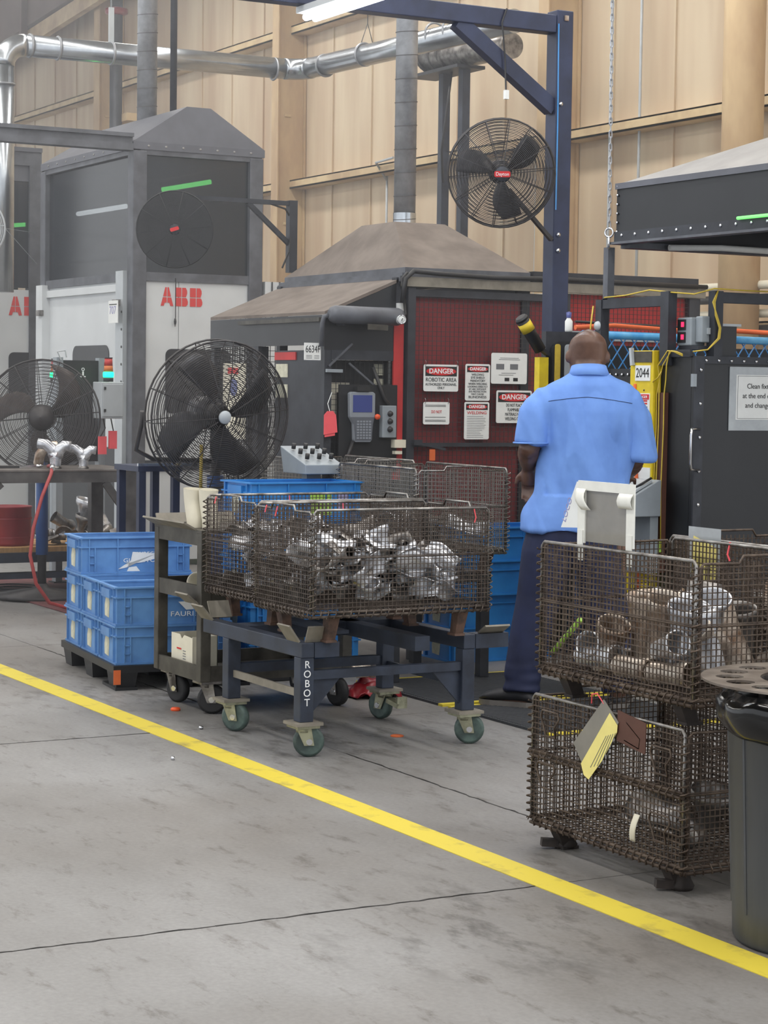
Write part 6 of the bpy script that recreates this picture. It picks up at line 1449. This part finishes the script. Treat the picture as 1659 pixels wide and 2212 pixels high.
t = thing('signal_box', 'small grey box with two red lit displays on top of the black cell', 'control box', (-8.0, 6.1, 1.68))
MB().box(-8.06, -7.95, DY + .035, DY + .12, 1.695, 1.83).build('box', 'box_grey', t, bev=.006); MB().box(-7.95, -7.90, DY + .06, DY + .17, 1.71, 1.835).build('side_box', 'box_grey', t, bev=.006)
for z in (1.71, 1.77):
    MB().box(-8.05, -7.99, DY + .030, DY + .035, z, z + .05).build('display', 'cable_black', t); MB().box(-8.02, -8.0, DY + .028, DY + .030, z + .015, z + .038).build('red_digit', 'red_digit', t)
MB().box(-7.90, -7.89, DY + .09, DY + .13, 1.75, 1.78).build('connector', 'cabinet_grey', t)
MB().box(-8.05, -7.90, DY + .04, DY + .16, 1.676, 1.695).build('mount', 'dark_frame', t)
# posted notice on the door
t = thing('door_notice', 'laminated notice about cleaning fixtures on the black cell door', 'notice', (DX + .01, 6.4, 1.30))
MB().box(DX + .001, DX + .005, 6.238, 6.66, 1.293, 1.598).build('laminate', 'laminate', t); MB().box(DX + .005, DX + .0065, 6.278, 6.60, 1.345, 1.560).build('sheet', 'paper', t)
for a in ((6.286, 6.592, 1.553, 1.555), (6.286, 6.592, 1.350, 1.352), (6.286, 6.288, 1.350, 1.555), (6.590, 6.592, 1.350, 1.555)): MB().box(DX + .0065, DX + .0072, *a).build('printed_border', 'ink_grey', t)
for k, s_ in enumerate(('Clean fixtures', 'at the end of shift', 'and change tips')): text(s_, (DX + .0072, 6.438, 1.505 - k * .046), FX, .034, 'ink', t, align='CENTER')
# sloping operator console on the yellow guard
t = thing('operator_console', 'grey sloping operator console in front of the man on the yellow guard', 'console', (-8.15, 5.92, .87))
MB().prism([(5.80, .875), (5.978, .875), (5.978, 1.05), (5.965, 1.05), (5.80, .965)], ((-8.33, 0, 0), FX[0], FX[1]), .29).build('box', 'box_grey', t, bev=.004)
MB().hexa([(-8.31, 5.83, .985), (-8.06, 5.83, .985), (-8.06, 5.94, 1.04), (-8.31, 5.94, 1.04)], [(-8.31, 5.825, .995), (-8.06, 5.825, .995), (-8.06, 5.935, 1.05), (-8.31, 5.935, 1.05)]).build('keypad', 'cabinet_grey', t)
MB().tube([(-8.10, 5.84, 1.0), (-8.07, 5.88, 1.03), (-8.055, 5.93, 1.06)], .006, 6).build('cable', 'cable_black', t)
MB().box(-8.30, -8.06, 5.93, 5.978, .60, .875).build('bracket', 'box_grey', t)
# chain-link fence behind, blue top tube
f = thing('chainlink_fence', 'blue topped chain link fence behind the black cell', 'fence', (-9.1, 7.0, 0))
MB().cyl((-9.2, 6.30, 1.775), (-9.2, 8.2, 1.76), .022, n=12).build('top_tube', 'blue_tube', f)
mb = MB(); pz, py = .05, .075
for k in range(-12, 30):
    y0 = 6.32 + k * py
    for sg in (1, -1):
        ya, yb = (y0, y0 + .95 / pz * py * .5) if sg > 0 else (y0 + .95 / pz * py * .5, y0)
        def cl(ya, za, yb, zb):
            P_ = [(ya, za), (yb, zb)]; lo_, hi_ = 6.32, 8.18
            if max(ya, yb) <= lo_ or min(ya, yb) >= hi_: return None
            def at(yv): return za + (zb - za) * (yv - ya) / (yb - ya)
            a_, b_ = max(min(ya, yb), lo_), min(max(ya, yb), hi_)
            return (a_, at(a_)), (b_, at(b_))
        sgm = cl(ya, .80, yb, 1.76)
        if sgm: mb.bar((-9.2 + .004 * sg, *sgm[0]), (-9.2 + .004 * sg, *sgm[1]), .005)
mb.build('wire_mesh', 'blue_fence', f, kind='stuff')
for y in (6.30, 8.2): MB().cyl((-9.2, y, 0), (-9.2, y, 1.78), .022, n=12).build('post', 'blue_paint', f)
MB().box(-9.30, -9.28, 6.3, 8.2, .05, 1.72).build('dark_screen', 'black_vinyl', f)
t = thing('orange_hose', 'orange hose lying along the blue fence top', 'hose', (-9.0, 7.2, 1.8))
MB().tube([(-9.2, 6.25, 1.81), (-9.2, 6.5, 1.825), (-9.2, 6.9, 1.81), (-9.15, 7.3, 1.815), (-9.1, 7.8, 1.80), (-9.1, 8.2, 1.80)], .014, 8).build('hose', 'orange_hose', t)
MB().tube([(-9.2, 6.25, 1.84), (-9.2, 6.7, 1.83), (-9.2, 7.4, 1.82), (-9.1, 8.2, 1.83)], .007, 6).build('black_cable', 'cable_black', t)
# hood hung on a chain
h = thing('exhaust_hood', 'black riveted exhaust hood hung on a chain at the right', 'hood', (-8.5, 6.03, 2.2))
HX0, HX1, HY0, HY1, HZ0, HZ1 = -8.53, -6.0, 6.03, 7.5, 2.215, 2.50
MB().box(HX0, HX1, HY0, HY0 + .012, HZ0, HZ1).box(HX0, HX0 + .012, HY0 + .012, HY1, HZ0, HZ1).box(HX0, HX1, HY1 - .012, HY1, HZ0, HZ1).build('skirt', 'black_vinyl', h)
MB().box(HX0 - .004, HX1, HY0 - .01, HY0, HZ1 - .025, HZ1 + .004).build('top_trim', 'hood_grey', h); MB().box(HX0 - .004, HX1, HY0 - .01, HY0, HZ0, HZ0 + .05).build('bottom_trim', 'dark_frame', h)
MB().hexa([(HX0, HY0, HZ1), (HX1, HY0, HZ1), (HX1, HY1, HZ1), (HX0, HY1, HZ1)], [(-7.6, 6.55, 2.76), (-6.9, 6.55, 2.76), (-6.9, 6.95, 2.76), (-7.6, 6.95, 2.76)]).build('hood_top', 'hood_light', h)
MB().box(HX0 - .03, HX1, HY0 - .02, HY0 + .05, HZ0 - .012, HZ0).box(HX0 - .03, HX0 + .05, HY0 + .05, HY1, HZ0 - .03, HZ0).build('bottom_frame', 'frame_grey', h)
for k in range(14): MB().ball((HX0 + .06 + k * .112, HY0 - .011, HZ0 + .03), (.009, .005, .009), 8).build('rivet', 'chrome', h)
for k in range(6): MB().ball((HX0 + .012, HY0 - .006, HZ0 + .05 + k * .045), (.007, .005, .007), 8).build('rivet', 'chrome', h)
MB().cyl((-7.55, HY0 - .02, HZ0 + .055), (-6.7, HY0 - .02, HZ0 + .055), .008, n=8).build('green_reflection', 'reflection_green', h)  # added glowing strip imitating a green reflection on the skirt; not a lamp
MB().tube([(-8.45, 6.3, HZ0 - .02), (-8.42, 6.6, HZ0 - .01), (-8.40, 7.0, HZ0 - .015)], .016, 8).build('white_rag', 'paper', h)
# hanging chain: every link its own part
ch = thing('hanging_chain', 'long steel chain holding the corner of the black hood', 'chain', (-8.56, 6.02, 2.26))
lk = None; z = 2.275; k = 0; cx0, cy0 = -8.556, 6.005
MB().ring((cx0, cy0, 2.262), .022, .005, axis=(.5, -.87, 0), seg=16, n=6).build('eye_bolt', 'chrome', ch); MB().cyl((cx0, cy0, 2.18), (cx0, cy0, 2.245), .006, n=8).build('bolt', 'chrome', ch)
def link_mesh(ax):
    P_ = []
    for i in range(12):
        a = 2 * math.pi * i / 12; P_.append(Vector((ax[0] * .007 * math.cos(a), ax[1] * .007 * math.cos(a), .015 * math.sin(a) + (.006 if math.sin(a) > 0 else -.006))))
    return MB().tube(P_, .003, 5, closed=True)
links = []
for ax in ((.485, .875), (.875, -.485)):
    o = link_mesh(ax).build('link', 'duct_galv', org=(0, 0, 0)); o.parent = ch; o.location = (0, 0, .04 + .032 * len(links)); links.append(o)
for k in range(2, 60):
    o = links[k % 2].copy(); COL.objects.link(o); o.parent = ch; o.location = (cx0 + 8.56 - .00035 * k, cy0 - 6.02, .04 + .032 * k)
for k in (0, 1): links[k].location = (cx0 + 8.56, cy0 - 6.02, .04 + .032 * k)
# padded chair back behind the man
t = thing('welding_screen', 'black and yellow striped padded panel behind the man', 'panel', (-9.72, 6.6, 0))
MB().prism(rounded(6.42, 6.76, 1.30, 1.745, .06), ((-9.70, 0, 0), FX[0], FX[1]), .03).build('pad', 'black_vinyl', t)
MB().prism(rounded(6.435, 6.47, 1.32, 1.73, .014), ((-9.67, 0, 0), FX[0], FX[1]), .006).build('yellow_stripe', 'cable_yellow', t)
MB().prism(rounded(6.50, 6.58, 1.32, 1.73, .02), ((-9.67, 0, 0), FX[0], FX[1]), .006).build('clear_stripe', 'laminate', t)
MB().box(-9.745, -9.70, 6.395, 6.85, 0, 1.80).build('backing', 'dark_frame', t)
MB().box(-9.72, -9.67, 6.335, 6.395, 1.34, 1.655).build('yellow_post', 'yellow_paint', t)
t = thing('spray_bottle', 'small white bottle with blue cap on the ledge by the navy column', 'bottle', (-9.85, 6.72, 1.80))
MB().lathe([(.001, 0), (.02, 0), (.022, .01), (.022, .06), (.012, .075), (.012, .085)], (-9.722, 6.56, 1.801), n=14).build('body', 'paper', t); MB().lathe([(.014, 0), (.016, .03), (.001, .035)], (-9.722, 6.56, 1.88), n=14).build('cap', 'screen_blue', t)
